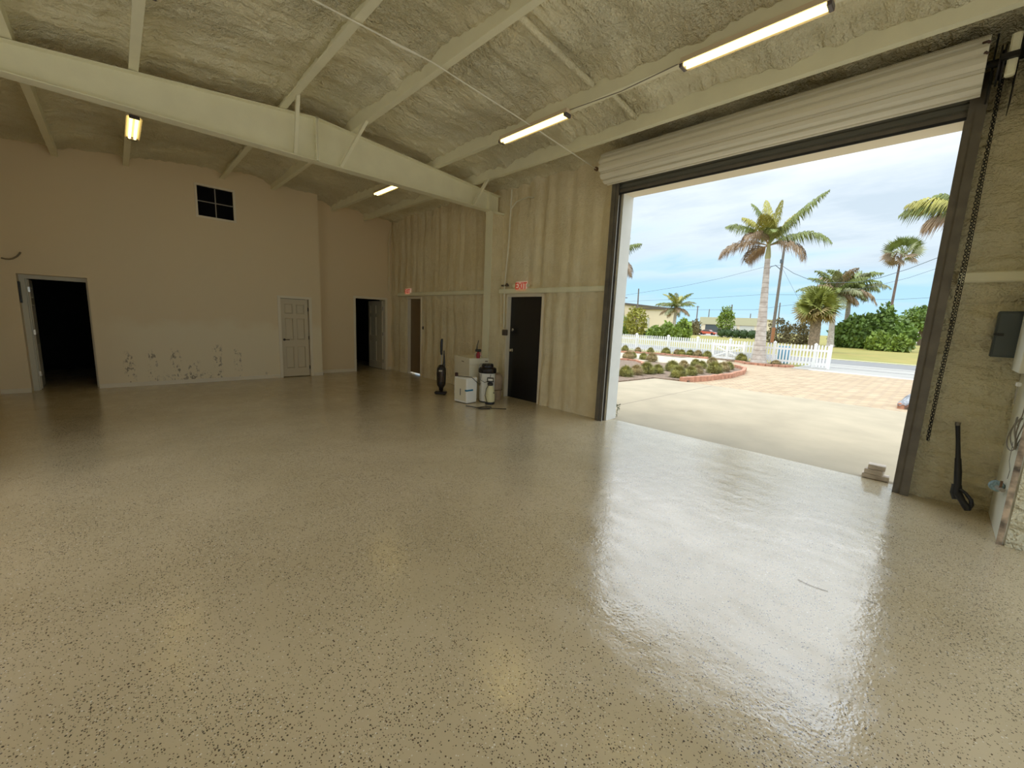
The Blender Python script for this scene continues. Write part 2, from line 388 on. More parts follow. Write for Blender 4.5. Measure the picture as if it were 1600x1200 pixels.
# rafters
def rafter(Y, label, vis):
    t = thing('roof_beam', label, 'beam', (RID, Y, 3.76), 0, 'main roof beams')
    fw2 = .085; bz = 3.765; xe = 5.80
    w = MB(); xsL = [XL, RID, xe]
    for a, b in ((XL, RID), (RID, xe)):
        w.add([(a, Y-.005, bz), (b, Y-.005, bz), (b, Y-.005, rz_(b)-.008), (a, Y-.005, rz_(a)-.008), (a, Y+.005, bz), (b, Y+.005, bz), (b, Y+.005, rz_(b)-.008), (a, Y+.005, rz_(a)-.008)],
              [(0, 1, 2, 3), (4, 7, 6, 5), (0, 4, 5, 1), (3, 2, 6, 7), (1, 5, 6, 2), (0, 3, 7, 4)])
    w.build('web', paint, t)
    f = MB().box(XL, xe, Y-fw2, Y+fw2, bz-.010, bz); f.build('bottom_flange', paint, t)
    f = MB()
    for a, b in ((XL, RID), (RID, xe)):
        f.add([(a, Y-fw2, rz_(a)-.01), (b, Y-fw2, rz_(b)-.01), (b, Y+fw2, rz_(b)-.01), (a, Y+fw2, rz_(a)-.01), (a, Y-fw2, rz_(a)), (b, Y-fw2, rz_(b)), (b, Y+fw2, rz_(b)), (a, Y+fw2, rz_(a))],
              [(0, 1, 2, 3), (4, 7, 6, 5), (0, 4, 5, 1), (3, 2, 6, 7), (1, 5, 6, 2), (0, 3, 7, 4)])
    f.build('top_flange', paint, t)
    for x, k in ((RID-.012, .012), (RID+.012, .012)):
        MB().box(x-.010, x+.010, Y-fw2, Y+fw2, bz-.012, rz_(RID)+.004).build('splice_plate', paint, t)
    MB().box(5.50, 5.52, Y-fw2, Y+fw2, bz, rz_(5.5)-.01).build('stiffener', paint, t)
    bt = MB()
    for x in (RID-.03, RID+.03):
        for z in (3.80, 3.90, 4.0, 4.12, 4.22):
            for yy in (-.045, .045): bt.lathe([(.012, 0), (.012, .008)], (x, Y+yy, z), 6, Matrix.Rotation(pi/2, 4, 'Y'))
    bt.build('bolts', paint, t)
    if vis:   # flange braces from the bottom flange up to the purlins
        for xb, xp in ((1.97, 1.87), (2.60, 2.78), (5.12, 5.09)):
            for s in (-1,) if xb < 5 else (-1,):
                bm_ = MB(); A = Vector((xb, Y-.085, bz+.005)); B = Vector((xp, Y-.62 if xb < 5 else Y-.55, rz_(xp)+.03))
                d = (B-A).normalized(); side = Vector((1, 0, 0)); side = (side-d*side.dot(d)).normalized(); n = d.cross(side)
                w_ = .022
                bm_.add([A-side*w_, A+side*w_, B+side*w_, B-side*w_, A-side*w_+n*.004, A+side*w_+n*.004, B+side*w_+n*.004, B-side*w_+n*.004], [(0, 1, 2, 3), (4, 7, 6, 5), (0, 4, 5, 1), (3, 2, 6, 7), (1, 5, 6, 2), (0, 3, 7, 4)])
                bm_.add([A-side*w_, A-side*(w_-.004), B-side*(w_-.004), B-side*w_, A-side*w_+n*.04, A-side*(w_-.004)+n*.04, B-side*(w_-.004)+n*.04, B-side*w_+n*.04], [(0, 1, 2, 3), (4, 7, 6, 5), (0, 4, 5, 1), (3, 2, 6, 7), (1, 5, 6, 2), (0, 3, 7, 4)])
                bm_.build('flange_brace', paint, t)
    return t
rafter(6.62, 'long cream steel roof beam crossing the room with slanting braces', True)

# columns
cl = thing('steel_column', 'cream steel column left of the black door, under the roof beam', 'column', (5.72, 6.6, 0))
MB().box(5.56, 5.575, 6.5, 6.70, 0, 3.755).build('inner_flange', paint, cl)
MB().box(5.575, 5.92, 6.53, 6.67, 0, 3.755, bev=.02).build('web', foam_w, cl)
MB().box(5.55, 5.88, 6.5, 6.70, 3.72, 3.755).build('cap_plate', paint, cl)
rust = mat('rusty_steel', (.20, .115, .065), .7, vary=.5, vscale=18)
cl = thing('steel_column', 'deep cream column with rusty edge at the right border', 'column', (5.4, -.75, 0))
MB().box(5.01, 5.86, -.95, -.545, 0, 4.1, bev=.006).build('casing', mat('column_casing', (.80, .79, .66), .5, vary=.08, vscale=5, bump=.3, bscale=12), cl)
MB().box(4.995, 5.006, -.572, -.538, .0, 4.1).build('rusty_edge', mat('rust_streaks', (.50, .38, .26), .7, vary=.8, vscale=14), cl)
fm = MB(); N = 60
vs = []
for i in range(10):
    for j in range(N+1):
        y = -.585-.37*i/9; z = 4.1*j/N; v = Vector((y, z, 0)); vs.append((5.00-.025*abs(noise.noise(v*5))-.004*noise.noise(v*20), y, z))
fm.add(vs, [(i*(N+1)+j, i*(N+1)+j+1, (i+1)*(N+1)+j+1, (i+1)*(N+1)+j) for i in range(9) for j in range(N)])
fm.build('foam_face', foam_s, cl, True)

# girts on the door wall
def girt(y0, y1, label):
    m = MB(); x = XW-.055
    m.box(x-.055, x+.02, y0, y1, 2.15, 2.245, bev=.012)
    tag(m.build('wall_girt', paint), label, 'beam', 'horizontal wall rails')
girt(6.72, 10.80, 'horizontal cream wall rail between the corner and the column')
girt(OY1+.14, 6.50, 'horizontal cream wall rail above the black door')
girt(-.54, -.03, 'short horizontal cream rail right of the roll-up door')

# ------------------------------------------------------------------ roll-up door
galv = mat('grey_steel_guide', (.17, .15, .12), .45, .3, vary=.25, vscale=6)
slat = mat('ivory_slats', (.74, .70, .57), .35)
slat_backlit = mat('backlit_slats', (.16, .155, .12), .5)  # backlit shade of the hanging curtain put into its colour
rd = thing('rolling_door', 'ivory coiling overhead door rolled up above the wide opening', 'door', (5.7, 1.9, 3.6))
cm = MB(); R = .215; Xc, Zc = 5.57, 3.95; prof = []
nsl = 12
for k in range(nsl):
    for q, (da, dr_) in enumerate(((0, 0), (.14, .000), (.16, .026), (.50, .032), (.84, .026), (.92, 0))):
        a = 2*pi*(k+da)/nsl; rr = R+dr_-.018; prof.append((Xc+rr*cos(a), Zc+rr*sin(a)))
cm.ext(prof, 'y', .06, 3.87, True); cm.build('coil', slat, rd)
ct = MB(); xh = 5.83; z = 3.63
pr_ = []
zz = 3.66
while zz < 3.98:
    pr_ += [(xh, zz), (xh-.012, zz+.012), (xh-.012, zz+.042), (xh, zz+.054)]; zz += .062
pr_ += [(xh+.006, zz), (xh+.006, 3.66)]
ct.ext(pr_, 'y', .07, 3.84); ct.build('curtain', slat_backlit, rd)
MB().box(xh-.03, xh+.03, .08, 3.83, 3.64, 3.69, bev=.006).build('bottom_bar', galv, rd)
MB().box(xh-.034, xh-.018, .08, 3.83, 3.618, 3.643).build('bottom_seal', mat('rubber_seal', (.02, .02, .02), .7), rd)
for (ya, yb, nm) in ((OY1, OY1+.115, 'l'), (OY0-.115, OY0, 'r')):
    gm = MB(); s = 1 if nm == 'l' else -1; ye = ya if s == 1 else yb
    xg = 5.80
    gm.box(xg-.03, xg-.022, ye, ye+s*.115, 0, 3.98); gm.box(xg+.055, xg+.063, ye, ye+s*.115, 0, 3.98); gm.box(xg-.03, xg+.1, ye+s*.085, ye+s*.093, 0, 3.98)
    gm.box(xg-.055, xg-.030, ye+s*.05, ye+s*.115, 0, 3.9)
    if s == -1: gm.box(xg-.035, xg-.03, ye-.0, ye+.012, 0, 3.6)
    gm.build('guide_rail', galv, rd)
    MB().box(xg-.022, xg-.012, ye-s*.004, ye+s*.03, 0, 3.6).build('weather_strip', mat('guide_strip_'+nm, (.45, .45, .42) if s == 1 else (.25, .24, .21), .4, .2), rd)
MB().box(5.60, 5.86, 3.885, 3.893, 3.80, 4.08).build('end_bracket', slat, rd)
MB().box(5.60, 5.86, .015, .027, 3.70, 4.20).build('end_bracket', black, rd)
darkst = mat('dark_steel', (.02, .018, .016), .5, .5)
MB().lathe([(.03, 0), (.03, 4.0)], (Xc, -.06, Zc), 12, Matrix.Rotation(-pi/2, 4, 'X')).build('barrel_shaft', darkst, rd, True)
sp_ = MB().lathe([(.15, 0), (.15, .012), (.11, .014), (.11, .022), (.15, .024), (.15, .036)], (Xc+.02, -.045, Zc-.02), 28, Matrix.Rotation(-pi/2, 4, 'X')); sp_.build('chain_wheel', darkst, rd, True)
MB().box(5.52, 5.86, -.125, -.12, 3.60, 4.12).box(5.40, 5.45, -.12, -.02, 3.90, 3.94).box(5.50, 5.86, -.2, -.12, 4.05, 4.09).build('hoist_plate', darkst, rd)
MB().box(5.44, 5.50, -.115, -.055, 3.78, 4.10, bev=.01).build('spring_arm', paint, rd)
hk = MB()
for z in (4.06, 3.98): hk.tube([(5.36+.02, .10, z), (5.35, .075, z-.012), (5.36, .06, z-.02)], .010, 6)
hk.build('slat_clips', mat('clip_rust', (.07, .03, .015), .6), rd)
# hoist chain
chn = MB()
def link(c, rot, a=.017, b=.010, r=.0028):
    pts = []
    for i in range(10):
        t = 2*pi*i/10; p = Vector((b*cos(t), 0, a*sin(t))); p.rotate(Matrix.Rotation(rot, 3, 'Z')); pts.append(Vector(c)+p)
    pts.append(pts[0]); chn.tube(pts, r, 5, False)
for xx, yy in ((5.70, -.045),):
    z = 3.86; k = 0
    while z > .62:
        link((xx+.004*sin(z*3), yy+.002*sin(z*7), z), k*pi/2+.4); z -= .026; k += 1
for xx, yy in ((5.68, -.060),):
    z = 3.86; k = 0
    while z > .62:
        link((xx+.003*sin(z*3), yy+.006*sin(z*2.1), z), k*pi/2+.9); z -= .026; k += 1
tag(chn.build('hoist_chain', darkst, None, True), 'dark steel hoist chain hanging beside the right door guide', 'chain')

# outer jamb / header lining of the opening
jm = MB()
jm.box(XW+.0, XO+.01, OY1-.012, OY1+.01, 0, OZ+.01); 
jw = mat('white_jamb', (.80, .80, .76), .5, vary=.06, vscale=4)
struct('trim_1', jm, jw, 'pale jamb lining at the left side of the opening')
struct('trim_2', MB().box(XW+.0, XO+.01, OY0-.01, OY1+.01, OZ-.012, OZ+.01).box(XO+.01, XO+.03, OY0-.1, OY1+.12, OZ, OZ+.14), mat('cream_header', (.80, .72, .56), .5), 'cream header lining above the opening')
struct('trim_3', MB().box(XW+.0, XO+.01, OY0-.01, OY0+.012, 0, OZ+.01), jw)

# ------------------------------------------------------------------ doors
brass = mat('dark_handle', (.05, .04, .03), .3, .8)
chrome = mat('chrome', (.75, .73, .68), .2, 1)
def six_panel(parent, mtl, w, h, M):
    d = MB(); t = .035
    st = .11*w/.8; cols_ = ((st, w/2-st*.45), (w/2+st*.45, w-st)); rows_ = ((.22, .80), (.98, 1.52), (1.64, h-.13)) if h > 1.95 else ((.2, .74), (.90, 1.42), (1.53, h-.12))
    cuts_x = [0]+[q for c in cols_ for q in c]+[w]; cuts_z = [0]+[q for c in rows_ for q in c]+[h]
    for i in range(5):
        for j in range(7):
            x0, x1, z0, z1 = cuts_x[i], cuts_x[i+1], cuts_z[j], cuts_z[j+1]
            if i % 2 == 1 and j % 2 == 1:
                d.box(x0, x1, .020, t-.012, z0, z1, M)
                e = min(.028, (x1-x0)*.22); d.add([M @ Vector(p) for p in ((x0, .020, z0), (x1, .020, z0), (x1, .020, z1), (x0, .020, z1), (x0+e, .001, z0+e), (x1-e, .001, z0+e), (x1-e, .001, z1-e), (x0+e, .001, z1-e))], [(4, 5, 6, 7), (0, 1, 5, 4), (1, 2, 6, 5), (2, 3, 7, 6), (3, 0, 4, 7)])
            else: d.box(x0, x1, 0, t, z0, z1, M)
    return d.build('door_leaf', mtl, parent)
doorp = mat('door_paint', (.66, .58, .42), .45)
# door_1: deep doorway, far left
d1 = struct_empty('door_1', (-.75, YE+.3, 0), 'open dark doorway at the far left of the end wall')
fr = MB(); y0, y1 = YE+.20, YE+.30
fr.box(D1[0]+.001, D1[0]+.07, y0, y1, 0, 2.048); fr.box(D1[1]-.03, D1[1]-.001, y0, y1, 0, 2.048); fr.box(D1[0]+.07, D1[1]-.03, y0, y1, 1.98, 2.048)
fr.box(D1[0]+.07, D1[0]+.085, y0+.06, y1-.001, 0, 1.98)
fr.build('door_frame', mat('grey_white_frame', (.66, .63, .52), .5), d1)
lf = six_panel(d1, doorp, .70, 1.96, Matrix.Translation((D1[0]+.10, YE+.34, .01)) @ Matrix.Rotation(radians(92), 4, 'Z'))
hg = MB()
for z in (.25, 1.0, 1.75): hg.box(D1[0]+.085, D1[0]+.11, YE+.27, YE+.30, z, z+.09)
hg.build('hinges', chrome, d1)
tag(MB().box(D1[0], D1[0]+.02, YE+.045, YE+.17, 1.56, 1.92, bev=.004).build('electrical_box', black), 'small black box on the side of the dark doorway', 'box')
# door_2
d2 = struct_empty('door_2', (3.16, YE+.05, 0), 'closed six-panel door in the middle of the end wall')
fr = MB(); fr.box(D2[0]-.05, D2[0]+.012, YE-.012, YE+.08, 0, 1.965); fr.box(D2[1]-.012, D2[1]+.05, YE-.012, YE+.08, 0, 1.965); fr.box(D2[0]+.012, D2[1]-.012, YE-.012, YE+.08, 1.908, 1.965)
fr.build('door_frame', whitetrim, d2)
six_panel(d2, doorp, D2[1]-D2[0]-.045, 1.885, Matrix.Translation((D2[0]+.020, YE+.055, .015)))
h_ = MB().lathe([(.028, 0), (.028, .008)], (D2[0]+.08, YE+.055, .92), 14, Matrix.Rotation(pi/2, 4, 'X')); h_.tube([(D2[0]+.08, YE+.05, .92), (D2[0]+.08, YE+.0, .92), (D2[0]+.18, YE-.003, .92)], .010, 8); h_.build('door_handle', brass, d2, True)
hg = MB()
for z in (.18, .92, 1.62): hg.box(D2[1]-.03, D2[1]-.013, YE+.04, YE+.052, z, z+.09)
hg.build('hinges', brass, d2)
# door_3 open inward
d3 = struct_empty('door_3', (5.25, YR+.1, 0), 'open doorway in the recessed wall with its panel door swung inside')
fr = MB(); fr.box(D3[0]-.05, D3[0]+.012, YR-.012, YR+.12, 0, 2.10); fr.box(D3[1]-.012, D3[1]+.05, YR-.012, YR+.12, 0, 2.10); fr.box(D3[0]+.012, D3[1]-.012, YR-.012, YR+.12, 2.04, 2.10)
fr.build('door_frame', whitetrim, d3)
six_panel(d3, doorp, .80, 2.0, Matrix.Translation((D3[1]-.05, YR+.13, .012)) @ Matrix.Rotation(radians(93), 4, 'Z') @ Matrix.Translation((0, -.035, 0)))
hg = MB()
for z in (.2, 1.0, 1.75): hg.box(D3[1]-.045, D3[1]-.013, YR+.10, YR+.125, z, z+.1)
hg.build('hinges', chrome, d3)
# door_4 brown exterior door
brown = mat('brown_door', (.22, .155, .085), .5, vary=.1)
d4 = struct_empty('door_4', (6.03, 10.07, 0), 'brown exterior door in the foam wall near the corner')
MB().box(6.02, 6.06, D4[0]+.03, D4[1]-.03, .03, 2.08, bev=.004).build('door_leaf', brown, d4)
MB().box(5.885, 6.12, D4[0]-.02, D4[0]+.025, 0, 2.13).box(5.93, 6.12, D4[1]-.03, D4[1]-.001, 0, 2.12).box(5.885, 6.12, D4[0]+.025, D4[1]-.03, 2.08, 2.135).build('door_frame', whitetrim, d4)
MB().lathe([(.012, 0), (.012, .04), (.028, .05), (.028, .065), (.01, .075)], (6.02, D4[0]+.11, 1.0), 14, Matrix.Rotation(-pi/2, 4, 'Y')).build('door_knob', brass, d4, True)
fz = MB(); foam_sheet(fz, 10.47, 10.75, 0, 2.15, [], .03, 'v', .02)
# door_5 black
blk = mat('black_door_paint', (.012, .011, .012), .3, bump=.1, bscale=20)
d5 = struct_empty('door_5', (5.97, 5.8, 0), 'black exit door with chrome knob')
MB().box(5.955, 6.0, D5[0]+.03, D5[1]-.03, .0, 2.09, bev=.0).build('door_leaf', blk, d5)
MB().box(5.88, 6.1, D5[0]-.02, D5[0]+.022, 0, 2.14).box(5.86, 6.1, D5[1]-.022, D5[1]+.012, 0, 2.14).box(5.87, 6.1, D5[0]+.022, D5[1]-.022, 2.09, 2.15).build('door_frame', whitetrim, d5)
for z, n_ in ((1.00, 'door_knob'), (1.42, 'deadbolt')):
    pf = [(.032, 0), (.032, .006), (.012, .008), (.012, .035), (.028, .045), (.030, .06), (.018, .07)] if z < 1.2 else [(.032, 0), (.03, .014), (.012, .016), (.010, .03)]
    MB().lathe(pf, (5.955, D5[1]-.12, z), 16, Matrix.Rotation(-pi/2, 4, 'Y')).build(n_, chrome, d5, True)
# window_1
w1 = struct_empty('window_1', (1.7, YE, 3.8), 'dark four-pane window high on the end wall')
wf = MB(); wf.box(W1[0]-.02, W1[0]+.02, YE-.015, YE+.08, W1[2]-.02, W1[3]+.02); wf.box(W1[1]-.02, W1[1]+.02, YE-.015, YE+.08, W1[2]-.02, W1[3]+.02)
wf.box(W1[0]+.02, W1[1]-.02, YE-.015, YE+.08, W1[2]-.02, W1[2]+.02); wf.box(W1[0]+.02, W1[1]-.02, YE-.015, YE+.08, W1[3]-.02, W1[3]+.02); wf.build('window_frame', whitetrim, w1)
xm, zm = (W1[0]+W1[1])/2, (W1[2]+W1[3])/2
MB().box(xm-.008, xm+.008, YE+.02, YE+.05, W1[2], W1[3]).box(W1[0], W1[1], YE+.02, YE+.05, zm-.008, zm+.008).build('muntins', mat('grey_muntin', (.35, .33, .28), .5), w1)
MB().box(W1[0]+.02, W1[1]-.02, YE+.035, YE+.04, W1[2]+.02, W1[3]-.02).build('window_pane', mat('unlit_pane', (.004, .004, .006), .15, spec=.12), w1)  # opaque near-black pane stands in for the dark room beyond

# ------------------------------------------------------------------ exit signs, wall fittings
red = mat('sign_red', (.55, .04, .02), .5, emit=(1, .12, .05), estr=.12); signw = mat('sign_white', (.90, .72, .62), .5, emit=(1, .6, .45), estr=.10)
def exit_sign(Y, Z, label, lamps, w=.30, h=.19):
    t = thing('exit_sign', label, 'sign', (5.80, Y, Z), 0, 'exit signs')
    MB().box(5.79, 5.83, Y-w/2, Y+w/2, Z, Z+h, bev=.008).build('housing', signw, t)
    fc = bpy.data.curves.new('exit_lettering', 'FONT'); fc.body = 'EXIT'; fc.size = h*.95; fc.align_x = 'CENTER'; fc.align_y = 'CENTER'; fc.extrude = .002; fc.offset = .0025; fc.materials.append(red)
    fo = bpy.data.objects.new('lettering_source', fc); COL.objects.link(fo); dg = bpy.context.evaluated_depsgraph_get()
    me = bpy.data.meshes.new_from_object(fo.evaluated_get(dg)); bpy.data.objects.remove(fo); bpy.data.curves.remove(fc); me.name = 'lettering'
    fo = bpy.data.objects.new('lettering', me); COL.objects.link(fo); fo.parent = t
    fo.matrix_parent_inverse = Matrix(); fo.location = (5.786-5.80, 0, h/2)
    fo.rotation_euler = (pi/2, 0, -pi/2); fo.scale = (.86, 1, 1)
    if lamps:
        for s in (-1, 1):
            l_ = MB().lathe([(.01, 0), (.032, .02), (.036, .05), (.030, .055)], (5.83, Y+s*(w/2+.045), Z+h*.55), 14, Matrix.Rotation(-pi/2, 4, 'Y')); l_.box(5.82, 5.84, Y+s*w/2, Y+s*(w/2+.04), Z+h*.5, Z+h*.6); l_.build('emergency_lamp', paint, t, True)
exit_sign(5.84, 2.19, 'red EXIT sign with side lamps above the black door', True)
exit_sign(10.22, 2.19, 'faded EXIT sign above the brown door in the corner', False, .28, .16)
cond = mat('conduit_cream', (.80, .77, .62), .45)
cdp = thing('electrical_conduit', 'thin cream conduit running down the wall left of the black door', 'pipe', (5.82, 6.3, 0))
MB().tube([(5.80, 6.22, 4.15), (5.80, 6.25, 3.2), (5.80, 6.33, 2.25), (5.83, 6.335, 1.45)], .014, 8).build('pipe', cond, cdp, True)
MB().tube([(5.79, 6.20, 3.80), (5.79, 6.05, 3.90), (5.80, 5.75, 3.93), (5.80, 5.62, 3.90)], .012, 8).build('branch_pipe', cond, cdp, True)
MB().box(5.78, 5.85, 6.22, 6.34, 1.30, 1.42, bev=.01).build('junction_box', mat('rust_box', (.10, .07, .05), .5), cdp)
tag(MB().tube([(5.80, 6.44, 2.16), (5.81, 6.43, 1.9), (5.81, 6.41, 1.55)], .012, 8).build('wall_cable', foam_w, None, True), 'short cable hanging between the column and black door', 'cable')
MB_ = MB().lathe([(.018, 0), (.03, .03), (.012, .05)], (5.82, 6.25, 2.33), 10, Matrix.Rotation(-pi/2, 4, 'Y')).box(5.79, 5.84, 6.24, 6.42, 2.30, 2.33)
tag(MB_.build('wall_bracket', mat('dark_bracket', (.12, .09, .06), .6)), 'small dark bracket on the foam above the rail', 'bracket')
tag(MB().tube([(5.80, 11.18, 4.0), (5.74, 11.2, 3.6), (5.77, 11.22, 2.9), (5.75, 11.22, 2.3)], .02, 8).build('corner_pipe', foam_w, None, True), 'foamed pipe running down the far room corner', 'pipe')
tag(MB().box(5.79, 5.82, 9.42, 9.46, 1.28, 1.36, bev=.006).build('wall_plug', black), 'tiny black fitting on the foam right of the brown door', 'fitting')
tag(MB().tube([gy(2, 403, YE-.02), gy(8, 404.5, YE-.03), gy(14, 405, YE-.04), gy(20, 404, YE-.045), gy(26, 401, YE-.05), gy(30, 397, YE-.05), gy(32, 394, YE-.06)], .013, 6).build('wall_hook', mat('dull_hook', (.25, .2, .13), .5), None, True), 'bent dull hook high on the wall at the left border', 'hook')

# tie rods
rodm = mat('cream_rod', (.86, .83, .70), .4)
A_ = Vector((5.72, 4.18, 4.06)); B_ = gz(675, 97, 4.31); C_ = B_+(B_-A_).normalized()*0
dirn = (gz(490, 0, 4.31)-A_)
tr = thing('tie_rod', 'thin cream tie rod running diagonally across the ceiling', 'rod', tuple(A_))
P1 = gz(490, 0, 4.285); P1b = P1+(P1-gz(675, 97, 4.285))*.9
MB().tube([A_, gz(820, 190, 4.16), gz(675, 97, 4.285), P1, P1b], .0075, 8).build('rod', rodm, tr, True)
MB().tube([gz(650, 84, 4.285), gz(610, 64, 4.285)], .012, 8).build('turnbuckle', rodm, tr, True)
MB().lathe([(.03, -.02), (.03, .02)], tuple(A_), 12, Matrix.Rotation(pi/2, 4, 'Y')).build('end_nut', rust, tr, True)
for a, b, z1, z2, lab in (((800, 15), (925, 132), 4.40, 4.33, 'foam-covered roof strut left of the long strip light'), ((955, 145), (1000, 190), 4.33, 4.27, 'short foam-covered roof strut above the roll-up door')):
    p, q = gz(*a, z1), gz(*b, z2); 
    if a[0] == 800: p = p+(p-q)*.35
    pts = [p+(q-p)*t+Vector((0, 0, .01*noise.noise(Vector((t*9, 0, 0))))) for t in [i/14 for i in range(15)]]
    tag(MB().tube(pts, [.034+.008*noise.noise(Vector((i, 3, 0))) for i in range(15)], 10).build('roof_strut', foam_c, None, True), lab, 'strut')

# ------------------------------------------------------------------ strip lights
tube_m = mat('fluorescent_tube', (1, .95, .8), .5, emit=(1.0, .82, .30), estr=2.7)
refl = mat('fixture_white', (.72, .60, .42), .4)
def strip(x, y0, y1, label, grp='strip lights'):
    z = rz_(x)+.0
    t = thing('strip_light', label, 'light', (x, (y0+y1)/2, z-.1), 0, grp)
    MB().ext([(x-.035, z-.002), (x-.035, z-.045), (x-.085, z-.075), (x-.083, z-.079), (x-.033, z-.052), (x+.033, z-.052), (x+.083, z-.079), (x+.085, z-.075), (x+.035, z-.045), (x+.035, z-.002)], 'y', y0, y1).build('housing', refl, t)
    for dx in (-.03, .03):
        MB().lathe([(.016, 0), (.016, y1-y0-.08)], (x+dx, y0+.04, z-.073), 12, Matrix.Rotation(-pi/2, 4, 'X')).build('lamp_tube', tube_m, t, True)
    for y in (y0, y1-.035):
        MB().box(x-.055, x+.055, y, y+.035, z-.095, z-.05, bev=.005).build('lamp_holder', mat('holder', (.10, .085, .09), .4) if 'holder' not in MT else MT['holder'], t)
strip(4.17, .93, 2.12, 'long bright strip light nearest the top right corner')
strip(4.17, 3.52, 4.74, 'bright strip light in the middle of the ceiling')
strip(4.17, 7.72, 8.72, 'small strip light beyond the roof beam on the right')
strip(.38, 7.82, 8.86, 'strip light seen end-on beyond the beam on the left')
for x in (.38, 4.17):  # strip lights from here on are added, out of frame, for extra light
    for y in (-2.2,): strip(x, y, y+1.2, ('left' if x < 1 else 'right')+' strip light added behind the viewer for fill', 'added fill strip lights')
strip(.38, .6, 1.8, 'fill strip light added on the ceiling directly overhead, far from the beam', 'added fill strip lights')
strip(.38, 3.6, 4.8, 'fill strip light added on the ceiling overhead, just short of the roof beam', 'added fill strip lights')
cb_ = MB().tube([(4.18, 2.13, rz_(4.18)-.02), (4.19, 2.8, rz_(4.2)-.045), (4.18, 3.51, rz_(4.18)-.02)], .006, 6)
tag(cb_.build('light_cable', mat('grey_cable', (.25, .22, .17), .5), None, True), 'thin cable joining the two strip lights', 'cable')

# ------------------------------------------------------------------ things standing on the floor
# upright vacuum
c = gz(689, 616); vc = thing('upright_vacuum', 'slim black upright vacuum cleaner standing on the floor by the foam wall', 'vacuum', (c.x, c.y, 0), radians(-45))
gloss = mat('black_gloss', (.018, .014, .014), .25); grey = mat('silver_grey', (.45, .42, .36), .35)
MB().box(-.125, .125, -.10, .06, .012, .075, bev=.02).build('floor_head', gloss, vc, world=False)
MB().lathe([(.02, .06), (.045, .09), (.05, .14), (.09, .20), (.095, .25), (.10, .45), (.095, .55), (.07, .60), (.04, .63)], (0, .01, 0), 20).build('body', gloss, vc, True, world=False)
MB().lathe([(.055, .28), (.058, .30), (.058, .50), (.05, .53)], (.02, -.055, 0), 16).build('dust_cup', mat('smoke_cup', (.05, .035, .03), .12), vc, True, world=False)
MB().box(-.03, .04, -.118, -.108, .50, .53).build('label_plate', grey, vc, world=False)
MB().tube([(.045, .03, .55), (.05, .035, .70), (.045, .03, .93)], [.03, .022, .012], 10).build('hose', gloss, vc, True, world=False)
MB().tube([(0, .02, .58), (-.005, .02, .86)], .013, 10).build('wand', grey, vc, True, world=False)
MB().tube([(-.005, .02, .84), (-.008, .02, .90), (-.008, .02, 1.10), (0, .02, 1.16), (.01, .0, 1.165)], [.02, .028, .028, .022, .014], 12).build('handle', gloss, vc, True, world=False)
# small white box with blue strip
boxw = mat('white_carton', (.93, .92, .87), .45); boxcream = mat('cream_carton', (.84, .79, .62), .6); blue = mat('blue_tape', (.02, .22, .42), .4)
cf = gz(728, 634); ang = radians(-12)
sb = thing('dehumidifier', 'small white boxy appliance with a blue strip, in front of the tall bin', 'appliance', (4.70, 6.07, 0), radians(6))
MB().box(0, .27, 0, .36, .012, .50, bev=.012).build('casing', boxw, sb, world=False)
MB().box(-.004, .002, .03, .33, .05, .47, bev=.002).build('side_panel', boxcream, sb, world=False)
MB().box(-.008, -.002, .17, .185, .15, .28).build('grip_slot', mat('slot_grey', (.06, .05, .04), .6), sb, world=False)
MB().box(-.006, .16, -.004, .012, .245, .275).box(-.007, -.003, -.004, .05, .245, .275).build('blue_strip', blue, sb, world=False)
MB().box(.0, .05, .30, .35, .50, .57, bev=.006).build('plug', mat('dark_red_plug', (.06, .02, .015), .5), sb, world=False)
MB().tube([(.03, .30, .505), (.10, .12, .51), (.12, 0, .508), (.20, -.012, .44), (.28, -.02, .38), (.34, -.02, .37)], .006, 6).build('power_cord', black, sb, True, world=False)
for x in (.03, .24):
    for y in (.03, .33): pass
MB().box(.02, .25, .02, .34, 0, .014).build('feet', black, sb, world=False)
# cream carton behind
bc = thing('storage_box', 'large cream carton behind the bin, against the column', 'box', (5.02, 6.42, 0), radians(-13))
MB().box(0, .42, 0, .76, 0, .80, bev=.006).build('carton', boxcream, bc, world=False)
MB().box(-.008, .428, -.008, .768, .70, .835, bev=.006).build('lid', boxcream, bc, world=False)
mat('brown_mark', (.16, .11, .06), .7)
for a_ in ((-.012, -.006, .26, .36, .735, .75), (.34, .40, -.012, -.006, .76, .78)): MB().box(*a_).build('handle_slot', MT['brown_mark'], bc, world=False)
# tall white bin with black lid
b0 = thing('trash_bin', 'tall white drum with a domed black lid', 'bin', (5.22, 6.10, 0), radians(-10))
MB().lathe([(.145, .015), (.15, .03), (.158, .58), (.165, .60)], (0, 0, 0), 28).build('drum', boxw, b0, True, world=False)
MB().lathe([(.17, .575), (.178, .585), (.178, .66), (.165, .675), (.12, .69), (.115, .74), (.10, .755), (.0, .76)], (0, 0, 0), 28, caps=False).build('lid', gloss, b0, True, world=False)
MB().box(-.155, -.145, -.01, .09, .32, .56, bev=.004).build('vent_panel', mat('bin_grey', (.33, .30, .24), .5), b0, world=False)
MB().tube([(-.16, .05, .64), (-.17, .03, .74), (-.12, 0, .76)], .012, 8).build('lid_clip', grey, b0, True, world=False)
MB().tube([(-.165, -.04, .56), (-.18, -.05, .44), (-.12, -.12, .40), (-.05, -.17, .44), (-.02, -.17, .56)], .005, 6).build('hanging_cord', black, b0, True, world=False)
MB().lathe([(.15, 0), (.15, .02)], (0, 0, 0), 28).build('base', black, b0, world=False)
